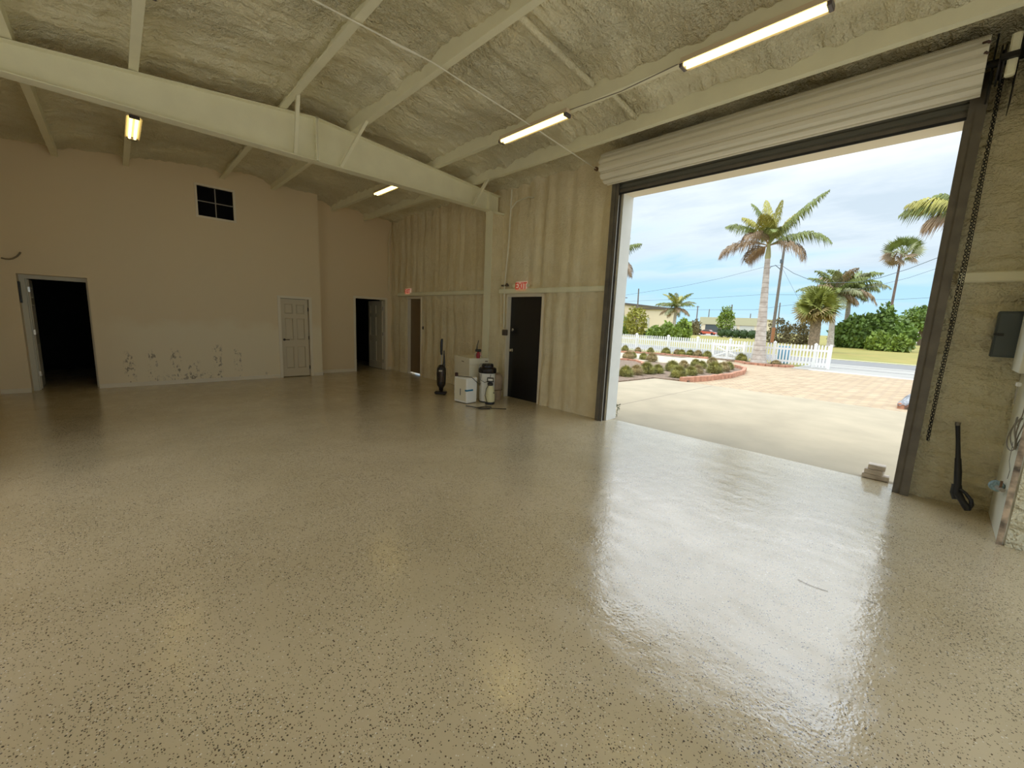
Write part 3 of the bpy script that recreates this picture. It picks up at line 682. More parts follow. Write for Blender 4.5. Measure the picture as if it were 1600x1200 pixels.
# pump sprayer
c = gz(765, 631); ps = thing('pump_sprayer', 'pale yellow pump sprayer bottle with black base and pump', 'sprayer', (c.x, c.y, 0), radians(-45))
MB().lathe([(.088, .03), (.094, .06), (.096, .16), (.088, .25), (.066, .33), (.045, .37), (.04, .385)], (0, 0, 0), 24).build('bottle', mat('sprayer_tank', (.78, .74, .45), .4), ps, True, world=False)
MB().lathe([(.085, 0), (.094, .01), (.094, .045), (.09, .05)], (0, 0, 0), 24).build('base', black, ps, True, world=False)
MB().lathe([(.05, .36), (.055, .375), (.055, .41), (.03, .42), (.025, .45)], (0, 0, 0), 18).build('cap', black, ps, True, world=False)
ph = MB(); ph.box(-.065, .065, -.018, .018, .425, .445, bev=.006).box(-.065, -.05, -.018, .018, .43, .51, bev=.005).box(.05, .065, -.018, .018, .43, .51, bev=.005).box(-.065, .065, -.018, .018, .495, .515, bev=.006); ph.build('pump_handle', black, ps, world=False)
MB().tube([(-.03, -.04, .37), (-.07, -.08, .30), (-.085, -.09, .18), (-.05, -.10, .06), (.0, -.11, .02)], .007, 8).build('hose', black, ps, True, world=False)
MB().box(.06, .085, -.06, -.04, .22, .235).build('clip', black, ps, world=False)
MB().box(-.03, .03, -.022, -.016, .455, .49).build('label_plate', boxw, ps, world=False)
# spray wand lying on the floor
pts = [gz(728, 634, .012), gz(741, 636, .014), gz(752, 639, .012), gz(765, 639, .012), gz(768, 636, .012), gz(758, 635, .018), gz(745, 637, .02), gz(760, 637.5, .012), gz(791, 639, .008)]
tag(MB().tube(pts, .008, 8).build('spray_wand', mat('brown_black', (.025, .018, .012), .4), None, True), 'thin black spray wand and hose lying in front of the sprayer', 'hose')
# red and black tool on the carton
tl = thing('heat_sprayer', 'red and black handheld spray tool standing on the cream carton', 'tool', (5.20, 6.38, .835), radians(-40))
redp = mat('tool_red', (.35, .02, .03), .35)
MB().lathe([(.035, .0), (.04, .05), (.028, .11), (.02, .13)], (0, 0, 0), 14).build('red_body', redp, tl, True, world=False)
MB().box(-.06, .06, -.03, .03, .13, .18, bev=.012).build('black_head', black, tl, world=False)
MB().tube([(-.03, 0, .17), (-.02, .01, .26), (.0, .01, .36)], [.012, .008, .005], 8).build('lever', black, tl, True, world=False)
MB().tube([(-.07, 0, .01), (-.055, 0, .08), (-.03, 0, .10)], .011, 8).tube([(.07, 0, .02), (.06, 0, .07), (.02, 0, .09)], .011, 8).build('feet', mat('tool_metal', (.5, .42, .33), .35, .4), tl, True, world=False)
MB().box(.03, .06, -.015, .015, .04, .12, bev=.006).build('pink_cap', mat('pinkish', (.5, .25, .22), .4), tl, world=False)
# wicker-like bucket right of the bin
bk = thing('bucket', 'tan bucket standing between the bin and the black door', 'bucket', (5.50, 6.13, 0), 0)
MB().lathe([(.09, 0), (.10, .02), (.115, .30), (.12, .46), (.10, .52), (.05, .55)], (0, 0, 0), 22).build('bucket_body', mat('tan_plastic', (.45, .34, .24), .6, vary=.25, vscale=8), bk, True, world=False)
MB().lathe([(.122, .20), (.126, .21), (.122, .22)], (0, 0, 0), 22, caps=False).build('band', brown, bk, True, world=False)

# pressure washer gun leaning right of the opening
g0 = gz(1513, 797); wx = 5.74; tp = gx(1497, 664, 5.84); Bt = Vector((5.60, gz(1500, 790).y, .0))
gn = thing('pressure_washer_gun', 'black pressure washer gun leaning on the foam wall right of the opening', 'tool', (g0.x, g0.y, 0))
def on(px, py, X): return gx(px, py, X)
MB().tube([on(1496.5, 664, 5.80), on(1497, 690, 5.76), on(1497, 718, 5.73)], [.017, .016, .019], 12).build('lance', black, gn, True)
MB().tube([on(1497, 716, 5.73), on(1497, 738, 5.70), on(1496, 760, 5.66)], [.022, .027, .026], 12).build('barrel_grip', black, gn, True)
MB().lathe([(.019, -.012), (.021, .02)], tuple(on(1496.5, 663, 5.80)), 12).build('coupling', mat('gun_metal', (.25, .22, .18), .3, .8), gn, True)
MB().tube([on(1495, 757, 5.66), on(1494, 770, 5.64), on(1496, 780, 5.62)], [.034, .042, .036], 12).build('receiver', black, gn, True)
MB().tube([on(1497, 772, 5.62), on(1503, 782, 5.58), on(1510, 792, 5.56), on(1512, 797, 5.56)], [.034, .026, .030, .026], 12).build('handle', black, gn, True)
MB().tube([on(1500, 764, 5.62), on(1509, 771, 5.60), on(1517, 781, 5.58), on(1518, 789, 5.57), on(1512, 797, 5.56)], [.014, .014, .017, .018, .016], 8).build('trigger_guard', black, gn, True)
MB().tube([on(1503, 774, 5.60), on(1509, 786, 5.585)], .006, 8).build('trigger', grey, gn, True)

# panel on the wall
pn = thing('breaker_box', 'dark blue-grey electrical panel on the wall at the right border', 'panel', (5.82, -.43, 1.68))
MB().box(5.74, 5.86, -.535, -.33, 1.475, 1.885, bev=.006).build('enclosure', mat('panel_blue_grey', (.075, .095, .10), .4, .1), pn)
MB().box(5.73, 5.74, -.530, -.340, 1.49, 1.87, bev=.003).build('panel_door', MT['panel_blue_grey'], pn)
MB().box(5.722, 5.73, -.385, -.345, 1.665, 1.69).build('latch', black, pn)
MB().lathe([(.012, 0), (.012, .012)], (5.732, -.335, 1.68), 10, Matrix.Rotation(-pi/2, 4, 'Y')).build('lock', black, pn)
tag(MB().box(5.20, 5.70, -.548, -.47, 1.37, 3.6, bev=.004).build('wiring_trough', mat('trough_white', (.80, .79, .68), .45)), 'cream box cover on the column at the right border, over the panel', 'cover')
# cable coil hanging on the column
cc = MB(); c0 = gy(1580, 674, -.50); 
for k in range(4):
    pts = []; rr = .12+.010*k; off = Vector((.004*k, .012*k-.02, -.006*k))
    for i in range(33):
        a = 2*pi*i/32; pts.append(c0+off+Vector((rr*1.05*cos(a)*.95, .012*sin(2*a+k)-.03, rr*sin(a)*.92)))
    cc.tube(pts, .0042, 6, False)
cc.tube([c0+Vector((-.05, -.02, .06)), c0+Vector((-.07, -.03, .15)), c0+Vector((-.09, -.03, .28))], .004, 6)
tag(cc.build('cable_coil', mat('dull_cable', (.24, .21, .16), .5), None, True), 'coil of thin grey cable hanging on the column at the right border', 'cable')
tag(MB().tube([gy(1583, 690, -.537), gy(1580, 705, -.537), gy(1577, 720, -.537), gy(1578, 735, -.537), gy(1574, 748, -.537)], .002, 5).build('thin_wire', MT['dull_cable'], None, True), 'very thin wire trailing down the right column', 'wire')
c1_ = gy(1557, 759, -.50)
vl = thing('hose_valve', 'water valve wrapped in blue tape low on the right column', 'valve', (c1_.x, -.50, c1_.z))
MB().lathe([(.02, -.045), (.042, -.03), (.048, 0), (.042, .03), (.02, .045)], tuple(c1_), 16, Matrix.Rotation(pi/2, 4, 'Y')).build('taped_body', mat('blue_white_tape', (.30, .45, .52), .35, vary=.5, vscale=60), vl, True)
MB().lathe([(.012, 0), (.022, .015), (.018, .035)], tuple(c1_+Vector((.05, 0, .0))), 12, Matrix.Rotation(pi/2, 4, 'Y')).build('red_cap', mat('faded_red', (.55, .16, .12), .5), vl, True)
MB().tube([c1_+Vector((-.04, 0, 0)), c1_+Vector((-.09, -.01, .0)), c1_+Vector((-.17, -.02, .012))], .016, 10).build('pipe', mat('pipe_grey', (.40, .37, .32), .4, .4), vl, True)
MB().tube([c1_+Vector((-.12, -.01, 0)), c1_+Vector((-.13, -.01, .05)), c1_+Vector((-.12, -.01, .075))], .008, 8).build('tap_lever', rust, vl, True)
cq = gy(1590, 601, -.50)
cn = thing('cable_connector', 'small white cable connector dangling below the cream cover', 'connector', tuple(cq))
MB().box(cq.x-.03, cq.x+.03, cq.y-.02, cq.y+.01, cq.z-.015, cq.z+.02, bev=.006).build('plug_body', boxw, cn)
MB().tube([cq+Vector((-.01, 0, -.01)), cq+Vector((-.02, 0, -.05)), cq+Vector((.0, 0, -.08)), cq+Vector((-.03, 0, -.04)), cq+Vector((-.05, 0, -.16))], .004, 6).build('cord', grey, cn, True)

# pavers stacked outside the threshold
pav = mat('paver_grey', (.66, .56, .45), .85, vary=.3, vscale=9, bump=.4, bscale=50)
bt_ = gz(1365, 752)
for k, (dx, dy, w_, rz, lab) in enumerate(((.03, .0, .235, .05, 'bottom paver of the small stack outside the opening'), (.02, .015, .16, -.12, 'middle paver of the small stack outside the opening'), (.03, -.0, .15, .02, 'top paver of the small stack outside the opening'))):
    o = MB().box(-.06, .06, -w_/2, w_/2, 0, .054, bev=.005).build('paver', pav, None, world=False)
    o.location = (bt_.x+dx+.10, bt_.y+dy, .002+.056*k); o.rotation_euler = (0, 0, rz); tag(o, lab, 'brick', 'stacked pavers')

twm = mat('twig_brown', (.12, .09, .06), .8)
for pp, lb in (([(1246, 905), (1258, 911), (1272, 917), (1294, 924)], 'long thin twig lying on the floor in the bright reflection'), ([(1352, 936), (1360, 940), (1371, 944)], 'short thin twig on the floor at the edge of the reflection')):
    tag(MB().tube([gz(*q, .003) for q in pp], .0011, 5).build('twig', twm, None, True), lb, 'twig')
rw = random.Random(5); wm_ = MB(); q0 = Vector((6.32, 3.80, 0))
for i in range(46):
    a = rw.uniform(0, 2*pi); h0 = rw.uniform(0, .22); p = q0+Vector((rw.uniform(-.04, .04), rw.uniform(-.05, .05), h0)); d = Vector((cos(a), sin(a), rw.uniform(.1, .9))).normalized()*rw.uniform(.03, .07); w_ = Vector((-sin(a), cos(a), 0))*.010
    wm_.add([p, p+d*.5+w_, p+d, p+d*.5-w_], [(0, 1, 2, 3)])
wm_.tube([q0, q0+Vector((0, 0, .22))], .004, 5)
tag(wm_.build('weed', mat('weed_green', (.09, .10, .03), .7)), 'small dark weed at the foot of the left door jamb outside', 'weed')

# ------------------------------------------------------------------ outside ground
conc = mat('concrete_apron', (.44, .37, .255), .8, vary=.14, vscale=1.3, bump=.15, bscale=20)
road_m = mat('asphalt', (.24, .235, .225), .9, vary=.1, vscale=1); lightc = mat('light_concrete', (.42, .40, .36), .85, vary=.1, vscale=.7)
whitec = mat('white_concrete', (.82, .78, .70), .8)
gm_ = mat('dry_lawn', (.27, .27, .055), .9); g = NG(gm_); o = g.obj()
g.l(g.mix(g.mapr(g.noise(o, .35, 6, .7), .4, .6), (.34, .27, .065), (.25, .24, .05)), g.b.inputs['Base Color'])
# paver surface
pm_ = mat('brick_pavers', (.6, .45, .33), .85); g = NG(pm_); o = g.obj()
br = g.n('ShaderNodeTexBrick'); g.l(g.mapping(o, (1, 1, 1), (0, 0, 0), (0, 0, radians(45))), br.inputs['Vector'])
br.inputs['Scale'].default_value = 1; br.inputs['Brick Width'].default_value = .36; br.inputs['Row Height'].default_value = .18; br.inputs['Mortar Size'].default_value = .02
br.inputs['Color1'].default_value = (.56, .42, .26, 1); br.inputs['Color2'].default_value = (.38, .27, .16, 1); br.inputs['Mortar'].default_value = (.30, .22, .16, 1); br.inputs['Bias'].default_value = -.1
g.l(g.mix(g.mapr(g.noise(o, 1.1, 4), .35, .65), br.outputs['Color'], (.66, .55, .42)), g.b.inputs['Base Color'])
g.l(g.mix(.2, br.outputs['Color'], g.mix(g.mapr(g.noise(o, .8, 5), .35, .65), (.42, .31, .19), (.56, .45, .30))), g.b.inputs['Base Color'])
mulch_m = mat('mulch', (.27, .19, .13), .95, vary=.5, vscale=14, bump=1, bscale=30)
struct('ground_yard', MB().box(-90, XO-.12, -90, 60, -.4, -.16), lightc)
struct('ground', MB().box(60, 420, -160, 300, -.3, -.06), gm_, 'dry grass field beyond the road')
struct('lawn_far', MB().box(33.6, 60.2, -160, 300, -.3, -.02), gm_, 'yellow-green lawn strip beyond the road')
struct('lawn_near', MB().box(XO-3, 23.9, 4.2, 120, -.3, -.055).box(23.9, 28.5, 4.6, 120, -.3, -.05), gm_)
struct('pavement_drive', MB().box(22.4, 28.6, -60, 4.6, -.3, -.022), lightc, 'light concrete driveway crossing')
struct('road', MB().box(28.5, 33.6, -160, 300, -.3, -.03), road_m, 'grey asphalt road beyond the fence')
struct('kerb_far', MB().box(33.5, 33.9, -160, 300, -.3, .01), mat('yellow_kerb', (.62, .58, .36), .8))
struct('kerb_near', MB().box(22.25, 22.6, -30, 3.9, -.3, -.010), whitec, 'white concrete strip at the edge of the pavers')
struct('kerb_drive', MB().box(25.2, 25.35, -40, 4.4, -.2, -.015).box(27.4, 27.5, -40, 4.4, -.2, -.015), mat('joint_grey', (.22, .21, .2), .9))
struct('paver_drive', MB().box(XO-.1, 22.26, -30, 7.4, -.3, -.035).box(22.2, 23.9, 3.8, 9, -.3, -.035), pm_, 'tan brick paver driveway')
# concrete apron polygon (front edge follows the bed)
ap = MB(); P = [(XO-.12, -25), (12.3, -25), (12.3, 5.05), (12.15, 6.05), (10.2, 6.2), (9.6, 6.6), (9.3, 30), (XO-.12, 30)]
n = len(P); ap.add([(x, y, -.2) for x, y in P]+[(x, y, -.002) for x, y in P], [tuple(range(n-1, -1, -1)), tuple(range(n, 2*n))]+[(i, (i+1) % n, n+(i+1) % n, n+i) for i in range(n)])
g = NG(conc); o = g.obj()
struct('apron', ap, conc, 'pale concrete apron outside the opening')
struct('apron_joint', MB().box(XO, 12.2, 4.35, 4.362, -.01, .0005), mat('joint_dark', (.28, .24, .19), .9))
# planting beds
def poly_slab(P, z0, z1):
    n = len(P); return MB().add([(x, y, z0) for x, y in P]+[(x, y, z1) for x, y in P], [tuple(range(n-1, -1, -1)), tuple(range(n, 2*n))]+[(i, (i+1) % n, n+(i+1) % n, n+i) for i in range(n)])
struct('ground_bed', poly_slab([(9.4, 6.5), (10.1, 6.25), (12.1, 6.1), (12.5, 5.15), (17.2, 5.1), (18.7, 5.5), (19.2, 6.1), (18.6, 6.9), (17.5, 8.2), (16.9, 9.6), (16.6, 14), (9.4, 14)], -.3, .02), mulch_m, 'dark mulch bed with round grass clumps')
struct('ground_path', poly_slab([(17.0, 9.8), (17.8, 8.6), (19.4, 7.0), (23, 7.6), (22.4, 12), (21, 14.2), (17, 14.2)], -.3, .0), mat('light_path', (.60, .52, .38), .85, vary=.15), 'pale path behind the mulch bed')
struct('ground_border', MB().box(22.95, 23.75, 4.9, 17, -.3, .03).box(21.9, 23.2, 9.5, 17, -.3, .02), mulch_m)
brickm = mat('red_brick', (.55, .27, .17), .85, vary=.35, vscale=7, bump=.3, bscale=40)
def brick_edge(path, label, bw=.24, d=.12, h=.13):
    m = MB(); pts = [Vector((x, y, 0)) for x, y in path]
    for a, b in zip(pts[:-1], pts[1:]):
        L = (b-a).length; nb = max(1, int(L/bw)); an = math.atan2((b-a).y, (b-a).x)
        for i in range(nb):
            p = a+(b-a)*((i+.5)/nb); M = Matrix.Translation(p) @ Matrix.Rotation(an+random.uniform(-.04, .04), 4, 'Z')
            m.box(-L/nb*.48, L/nb*.48, -d/2, d/2, -.05, h+random.uniform(-.01, .01), M, .008)
    tag(m.build('brick_edging', brickm), label, 'edging', 'brick edgings', None)
brick_edge([(12.3, 5.3), (13.4, 5.0), (15.2, 4.85), (17.0, 5.0), (18.4, 5.35), (19.1, 5.9), (19.3, 6.3), (18.9, 6.8)], 'curved red brick edging around the front tip of the mulch bed')
brick_edge([(16.6, 13), (16.7, 10.4), (17.0, 9.5), (16.2, 8.7), (15.6, 8.4)], 'low brick edging behind the clumps at the left of the bed', h=.09)
brick_edge([(21.0, 15), (21.4, 13.1), (22.6, 11.3), (22.95, 9.3), (22.85, 8.5)], 'red brick edging along the row of clumps by the fence', h=.10)
brick_edge([(23.0, 7.2), (22.9, 6.9), (22.3, 6.5), (22.2, 5.6), (22.6, 4.9), (23.2, 4.7)], 'brick edging around the base of the tall palm', h=.07)
brick_edge([(13.0, .42), (14.6, .30), (16.5, .25)], 'orange brick edging beside the right door post', h=.10)
tq = gz(1422, 637)
tv = MB()
vsq = []
for i in range(9):
    for j in range(9):
        v = Vector((i*.07, j*.05, 0)); vsq.append((tq.x-.2+i*.07, tq.y-.18+j*.05, .05+.42*max(0, 1-abs(i-4)/4.2)*max(0, 1-abs(j-3)/5)+.12*noise.noise(v*9)))
tv.add(vsq, [(i*9+j, (i+1)*9+j, (i+1)*9+j+1, i*9+j+1) for i in range(8) for j in range(8)])
tvm = mat('crumpled_grey', (.35, .37, .40), .4, vary=.9, vscale=7)
tag(tv.build('crumpled_tarp', tvm), 'crumpled grey and white tarp on the pavers by the right door post', 'tarp')

# ------------------------------------------------------------------ round grass clumps
gcl = mat('clump_grass', (.37, .35, .10), .8, vary=.6, vscale=4)
gcd = mat('clump_grass_dry', (.44, .35, .17), .85, vary=.5, vscale=5)
def clump_mesh(seed, mt):
    rnd = random.Random(seed); m = MB()
    for i in range(2600):
        a = rnd.uniform(0, 2*pi); e = math.asin(rnd.uniform(.0, .99)); L = rnd.uniform(.80, 1.0)
        d = Vector((cos(a)*cos(e), sin(a)*cos(e), sin(e)*.95+.05)); tip = d*.5*L; mid = d*.30+Vector((0, 0, .05))
        w = Vector((-sin(a), cos(a), 0))*rnd.uniform(.008, .016); t0 = Vector((rnd.uniform(-.1, .1), rnd.uniform(-.1, .1), 0))
        tip += Vector((rnd.uniform(-.07, .07), rnd.uniform(-.07, .07), rnd.uniform(-.08, .07)))
        m.add([t0-w*.5, t0+w*.5, mid+w, mid-w, tip], [(0, 1, 2, 3), (3, 2, 4)])
    vs = []
    m.lathe([(.22, 0), (.32, .06), (.35, .16), (.31, .26), (.19, .33), (.03, .36)], (0, 0, 0), 18)
    me = m.build('grass_clump', mt); return me
protos = [clump_mesh(1, gcl), clump_mesh(2, gcd), clump_mesh(3, gcl)]
def cc1(x, y): return (940+x/6.154, 440+y/6.154)
rowb = [(210, 672, 70, 70), (335, 680, 65, 55), (455, 690, 70, 65), (600, 700, 90, 75), (712, 703, 55, 62), (750, 714, 85, 70), (835, 714, 80, 65), (910, 724, 88, 70), (1000, 734, 92, 75), (1328, 765, 104, 75)]
rowm = [(230, 752, 115, 80), (280, 735, 60, 62), (385, 747, 72, 62), (460, 767, 112, 78)]
rowf = [(200, 912, 140, 100), (305, 897, 130, 90), (400, 886, 150, 115), (515, 882, 105, 100), (650, 862, 140, 90), (710, 925, 155, 112), (768, 832, 100, 75), (835, 903, 120, 100), (900, 885, 105, 95), (885, 815, 90, 50), (945, 835, 95, 82), (1045, 805, 105, 65), (1060, 882, 150, 92), (1150, 864, 120, 95), (1203, 846, 60, 72)]
lab = {}
def put_clump(i, q, w, h, grp, lb):
    p = gz(*q, .02); dist = (p-EYE).dot(fw); wm = w/6.154*dist/F; hm = h/6.154*dist/F
    src = protos[i % 3]; o = src if src.name not in lab else src.copy()
    if src.name not in lab: lab[src.name] = 1
    else: COL.objects.link(o)
    wm = max(.42, wm)*1.32
    o.location = (p.x+wm*.3, p.y, .02); o.scale = (wm, wm, min(max(hm*1.25, wm*.8), wm*1.05)*1.55); o.rotation_euler = (0, 0, i*1.7); tag(o, lb, 'grass clump', grp)
bl = ['leftmost round clump along the fence', 'second clump from the left along the fence', 'third clump from the left along the fence', 'fourth clump along the fence, below the small palm', 'fifth clump along the fence, narrow and half hidden', 'sixth clump along the fence', 'seventh clump along the fence', 'eighth clump along the fence, left of the gate', 'last clump of the fence row, touching the gate', 'lone clump between the white gate and the tall palm']
for i, (x, y, w, h) in enumerate(rowb): put_clump(i, cc1(x, y), w, h, 'clumps along the fence', bl[i])
ml = ['leftmost clump of the middle row', 'small clump peeping behind the middle row', 'third clump of the middle row, small and dark', 'rightmost clump of the middle row']
for i, (x, y, w, h) in enumerate(rowm): put_clump(i+1, cc1(x, y), w, h, 'clumps in the middle row', ml[i])
fl_ = ['front clump nearest the left door post', 'brownish front clump second from the door post', 'bright green front clump third from the door post', 'dark front clump fourth from the door post', 'green clump behind the large front clump', 'largest clump at the very front of the bed', 'clump behind the centre of the bed', 'green clump right of the largest front clump', 'second green clump right of the largest front clump', 'low clump half hidden at the back of the bed', 'upright clump behind the gap in the bed', 'back clump near the tip of the bed', 'low wide brownish clump by the brick edging', 'green clump near the tip of the brick edging', 'narrow clump at the right tip of the bed']
for i, (x, y, w, h) in enumerate(rowf): put_clump(i+i//4, cc1(x, y), w, h, 'clumps in the front bed', fl_[i])
p = gz(1212, 570, .02); o = protos[1].copy(); COL.objects.link(o); o.location = (p.x, p.y, .02); o.scale = (.62, .62, .5); tag(o, 'small dry clump at the foot of the tall palm', 'grass clump')

# ------------------------------------------------------------------ picket fence and gate
vin = mat('white_vinyl', (.86, .85, .82), .4)
def picket_run(mb, y0, y1, x, z0, z1, rails=(.16, .86), step=.135):
    n = max(1, int(round((y1-y0)/step)))
    for i in range(n):
        y = y0+(y1-y0)*(i+.5)/n
        mb.ext([(y-.035, z0), (y+.035, z0), (y+.035, z1-.035), (y, z1), (y-.035, z1-.035)], 'x', x-.01, x+.01)
posts = [17.6, 15.6, 13.45, 11.35, 9.6, 7.85, 5.75, 4.05]
ft = thing('picket_fence', 'long white picket fence along the road', 'fence', (23.95, 10, 0))
for a, b in zip(posts[:-1], posts[1:]):
    mb = MB(); picket_run(mb, b+.09, a-.09, 23.93, .05, 1.05); mb.build('pickets', vin, ft)
    MB().box(23.945, 23.985, b+.05, a-.05, .14, .24).box(23.945, 23.985, b+.05, a-.05, .74, .84).build('rail', vin, ft)
for y in posts:
    MB().box(23.90, 24.02, y-.06, y+.06, -.03, 1.08).add([(23.89, y-.075, 1.08), (24.03, y-.075, 1.08), (24.03, y+.075, 1.08), (23.89, y+.075, 1.08), (23.96, y, 1.16)], [(0, 3, 2, 1), (0, 1, 4), (1, 2, 4), (2, 3, 4), (3, 0, 4)]).build('post', vin, ft)
gt = thing('picket_gate', 'white cross-braced gate leaning open at the right end of the fence', 'gate', (23.7, 3.8, 0))
mb = MB(); picket_run(mb, 3.45, 3.95, 23.72, .03, 1.08); mb.build('pickets', vin, gt)
MB().box(23.73, 23.77, 3.40, 3.96, .12, .22).box(23.73, 23.77, 3.40, 3.96, .76, .86).build('rail', vin, gt)
MB().box(23.69, 23.79, 3.38, 3.48, -.03, 1.12).build('gate_post', vin, gt)
gt2 = thing('field_gate', 'white cross-braced gate panel standing in front of the fence', 'gate', (23.4, 7.75, 0))
MB().box(23.38, 23.45, 7.0, 8.52, .74, .86).box(23.38, 23.45, 7.0, 8.52, .06, .16).build('rail', vin, gt2)
for a_ in ((8.44, 8.54, 0, .90), (6.92, 7.04, -.02, 1.0), (7.72, 7.80, .06, .86)): MB().box(23.37, 23.46, *a_).build('stile', vin, gt2)
xb = MB()
for (ya, za, yb, zb) in ((7.04, .16, 8.46, .74), (7.04, .74, 8.46, .16)):
    d = Vector((0, yb-ya, zb-za)); an = math.atan2(d.z, d.y); M = Matrix.Translation((23.42, (ya+yb)/2, (za+zb)/2)) @ Matrix.Rotation(an, 4, 'X'); xb.box(-.015, .015, -d.length/2, d.length/2, -.035, .035, M)
xb.build('cross_brace', vin, gt2)
ft2 = thing('picket_fence', 'white fence end showing beside the right door post', 'fence', (23.7, -.5, 0))
MB().box(23.60, 23.75, .22, .40, -.03, 1.17).build('post', vin, ft2)
mb = MB(); picket_run(mb, -4, .2, 23.68, .05, 1.1); mb.build('pickets', vin, ft2); MB().box(23.69, 23.73, -4, .22, .14, .24).box(23.69, 23.73, -4, .22, .76, .86).build('rail', vin, ft2)
# blue barrel behind fence
p = gz(1222, 566); tag(MB().lathe([(.28, 0), (.30, .05), (.31, .45), (.30, .85), (.27, .9)], (25.4, p.y*25.4/p.x, -.02), 20).build('blue_barrel', mat('barrel_blue', (.10, .28, .42), .5), None, True), 'faded blue barrel seen through the pickets', 'barrel')

# ------------------------------------------------------------------ palms
bark = mat('palm_bark', (.56, .48, .41), .85, vary=.25, vscale=3, bump=.5, bscale=20)
bg = NG(bark); g = bg; o = g.obj(); spz = g.n('ShaderNodeSeparateXYZ'); g.l(o, spz.inputs[0])
rg = g.math('FRACT', g.math('MULTIPLY', g.math('ADD', spz.outputs[2], g.math('MULTIPLY', g.noise(o, 2.5, 2), .12)), 4.2))
g.l(g.mix(g.mapr(rg, .0, .16, 1, 0), g.mix(g.mapr(g.noise(o, 4, 5), .35, .65), (.44, .37, .31), (.62, .55, .48)), (.24, .19, .15)), g.b.inputs['Base Color'])
shaft = mat('crown_shaft', (.42, .40, .18), .5); barkd = mat('dark_bark', (.16, .11, .07), .95, vary=.4, vscale=8)
lfg = mat('palm_leaf_green', (.21, .25, .055), .5, vary=.35, vscale=2); lfy = mat('palm_leaf_yellow', (.46, .42, .09), .5, vary=.3, vscale=2); lfb = mat('palm_leaf_brown', (.36, .25, .15), .7, vary=.35, vscale=2)
lfd = mat('palm_leaf_dark', (.32, .33, .17), .6, vary=.35, vscale=2)
def frond_pts(L, e0, droop, n=16):
    pts = []; p = Vector((0, 0, 0)); e = e0
    for i in range(n+1):
        pts.append(p.copy()); p = p+Vector((cos(e), 0, sin(e)))*(L/n); e -= droop/n*(.4+1.2*i/n)
    return pts
def frond(name, parent, org, az, e0, L, droop, mt, leaf=.55, nl=44, rnd=random, thick=1.0, hang=.8):
    pts = frond_pts(L, e0, droop); R = Matrix.Rotation(az, 4, 'Z'); m = MB(); T = Matrix.Translation(org) @ R
    m.tube([T @ p for p in pts], [.035*thick*(1-.85*i/(len(pts)-1)) for i in range(len(pts))], 5)
    for k in range(nl):
        t = .12+.88*k/(nl-1); f = t*(len(pts)-1); i = min(int(f), len(pts)-2); p = pts[i].lerp(pts[i+1], f-i); tg = (pts[i+1]-pts[i]).normalized()
        ll = leaf*(sin(pi*min(1, .18+t*.80)))**.7*rnd.uniform(.85, 1.1)
        for s in (-1, 1):
            out = Vector((0, s, 0)); nrm = tg.cross(out)*s
            d = (out*.85+tg*.75+Vector((0, 0, rnd.uniform(-.15, .35)))).normalized(); mid = p+d*ll*.5; tip = p+d*ll*.85+Vector((0, 0, -ll*hang*rnd.uniform(.5, 1.1)))
            w = tg*.014*thick*(1+ll)
            m.add([T @ q for q in (p-w*.6, p+w*.6, mid+w, mid-w, tip)], [(0, 1, 2, 3), (3, 2, 4)])
    return m.build(name, mt, parent)
def trunk_mesh(base, top, r0_, r1_, bulge=.15, n=40, rings=True):
    pts = []; rs = []
    for i in range(n+1):
        t = i/n; p = base.lerp(top, t); p.x += .0; pts.append(p)
        r = r0_+(r1_-r0_)*t**.6
        if t < .06: r *= 1+.22*(1-t/.06)
        if rings: r *= 1+(.035 if i % 2 else -.0)
        rs.append(r)
    return MB().tube(pts, rs, 18)
left = Vector((0, 1, 0))
def royal(label, base, top, r0_, r1_, spec, scale=1, sh=.9, leaf=.75, group=None, seed=3, nl=84, tk=1.0):
    rnd = random.Random(seed)
    t = thing('palm_tree', label, 'palm tree', tuple(base), 0, group)
    trunk_mesh(base, top, r0_, r1_).build('trunk', bark, t, True)
    d = (top-base).normalized(); s_end = top+d*sh
    MB().tube([top, top+d*.1, top+d*sh*.5, s_end], [r1_, r1_*1.15, r1_*.95, r1_*.5], 14).build('crown_shaft', shaft, t, True)
    for (az, e, L, dr_, mt) in spec:
        frond('frond', t, s_end-d*sh*.25*rnd.random(), radians(az), radians(e), L*scale, radians(dr_), {'g': lfg, 'y': lfy, 'b': lfb, 'd': lfd}[mt], leaf*scale, nl, rnd, tk)
    return t
# azimuth: 90 = towards picture left, -90 = right, 180 = towards the viewer
base = gz(1185, 567); base.z = -.02; top = Vector((base.x+.1, base.y+.24, 5.15))
spec = [(95, 80, 2.3, 45, 'g'), (-100, 86, 2.1, 15, 'y'), (60, 84, 2.2, 20, 'y'), (-86, 52, 3.0, 18, 'g'), (88, 48, 2.5, 60, 'g'), (92, 22, 2.55, 95, 'b'), (65, 5, 1.5, 100, 'b'),
        (-88, 28, 2.7, 85, 'g'), (-98, 12, 2.1, 120, 'b'), (180, 62, 2.0, 70, 'y'), (0, 55, 2.2, 70, 'g'), (160, 35, 1.9, 95, 'b'), (-160, 40, 1.9, 90, 'g'), (-60, 66, 2.2, 40, 'y'), (110, 66, 2.0, 50, 'y')]
royal('tallest palm, with pale ringed trunk in front of the fence', base, top, .34, .115, spec, sh=.75)
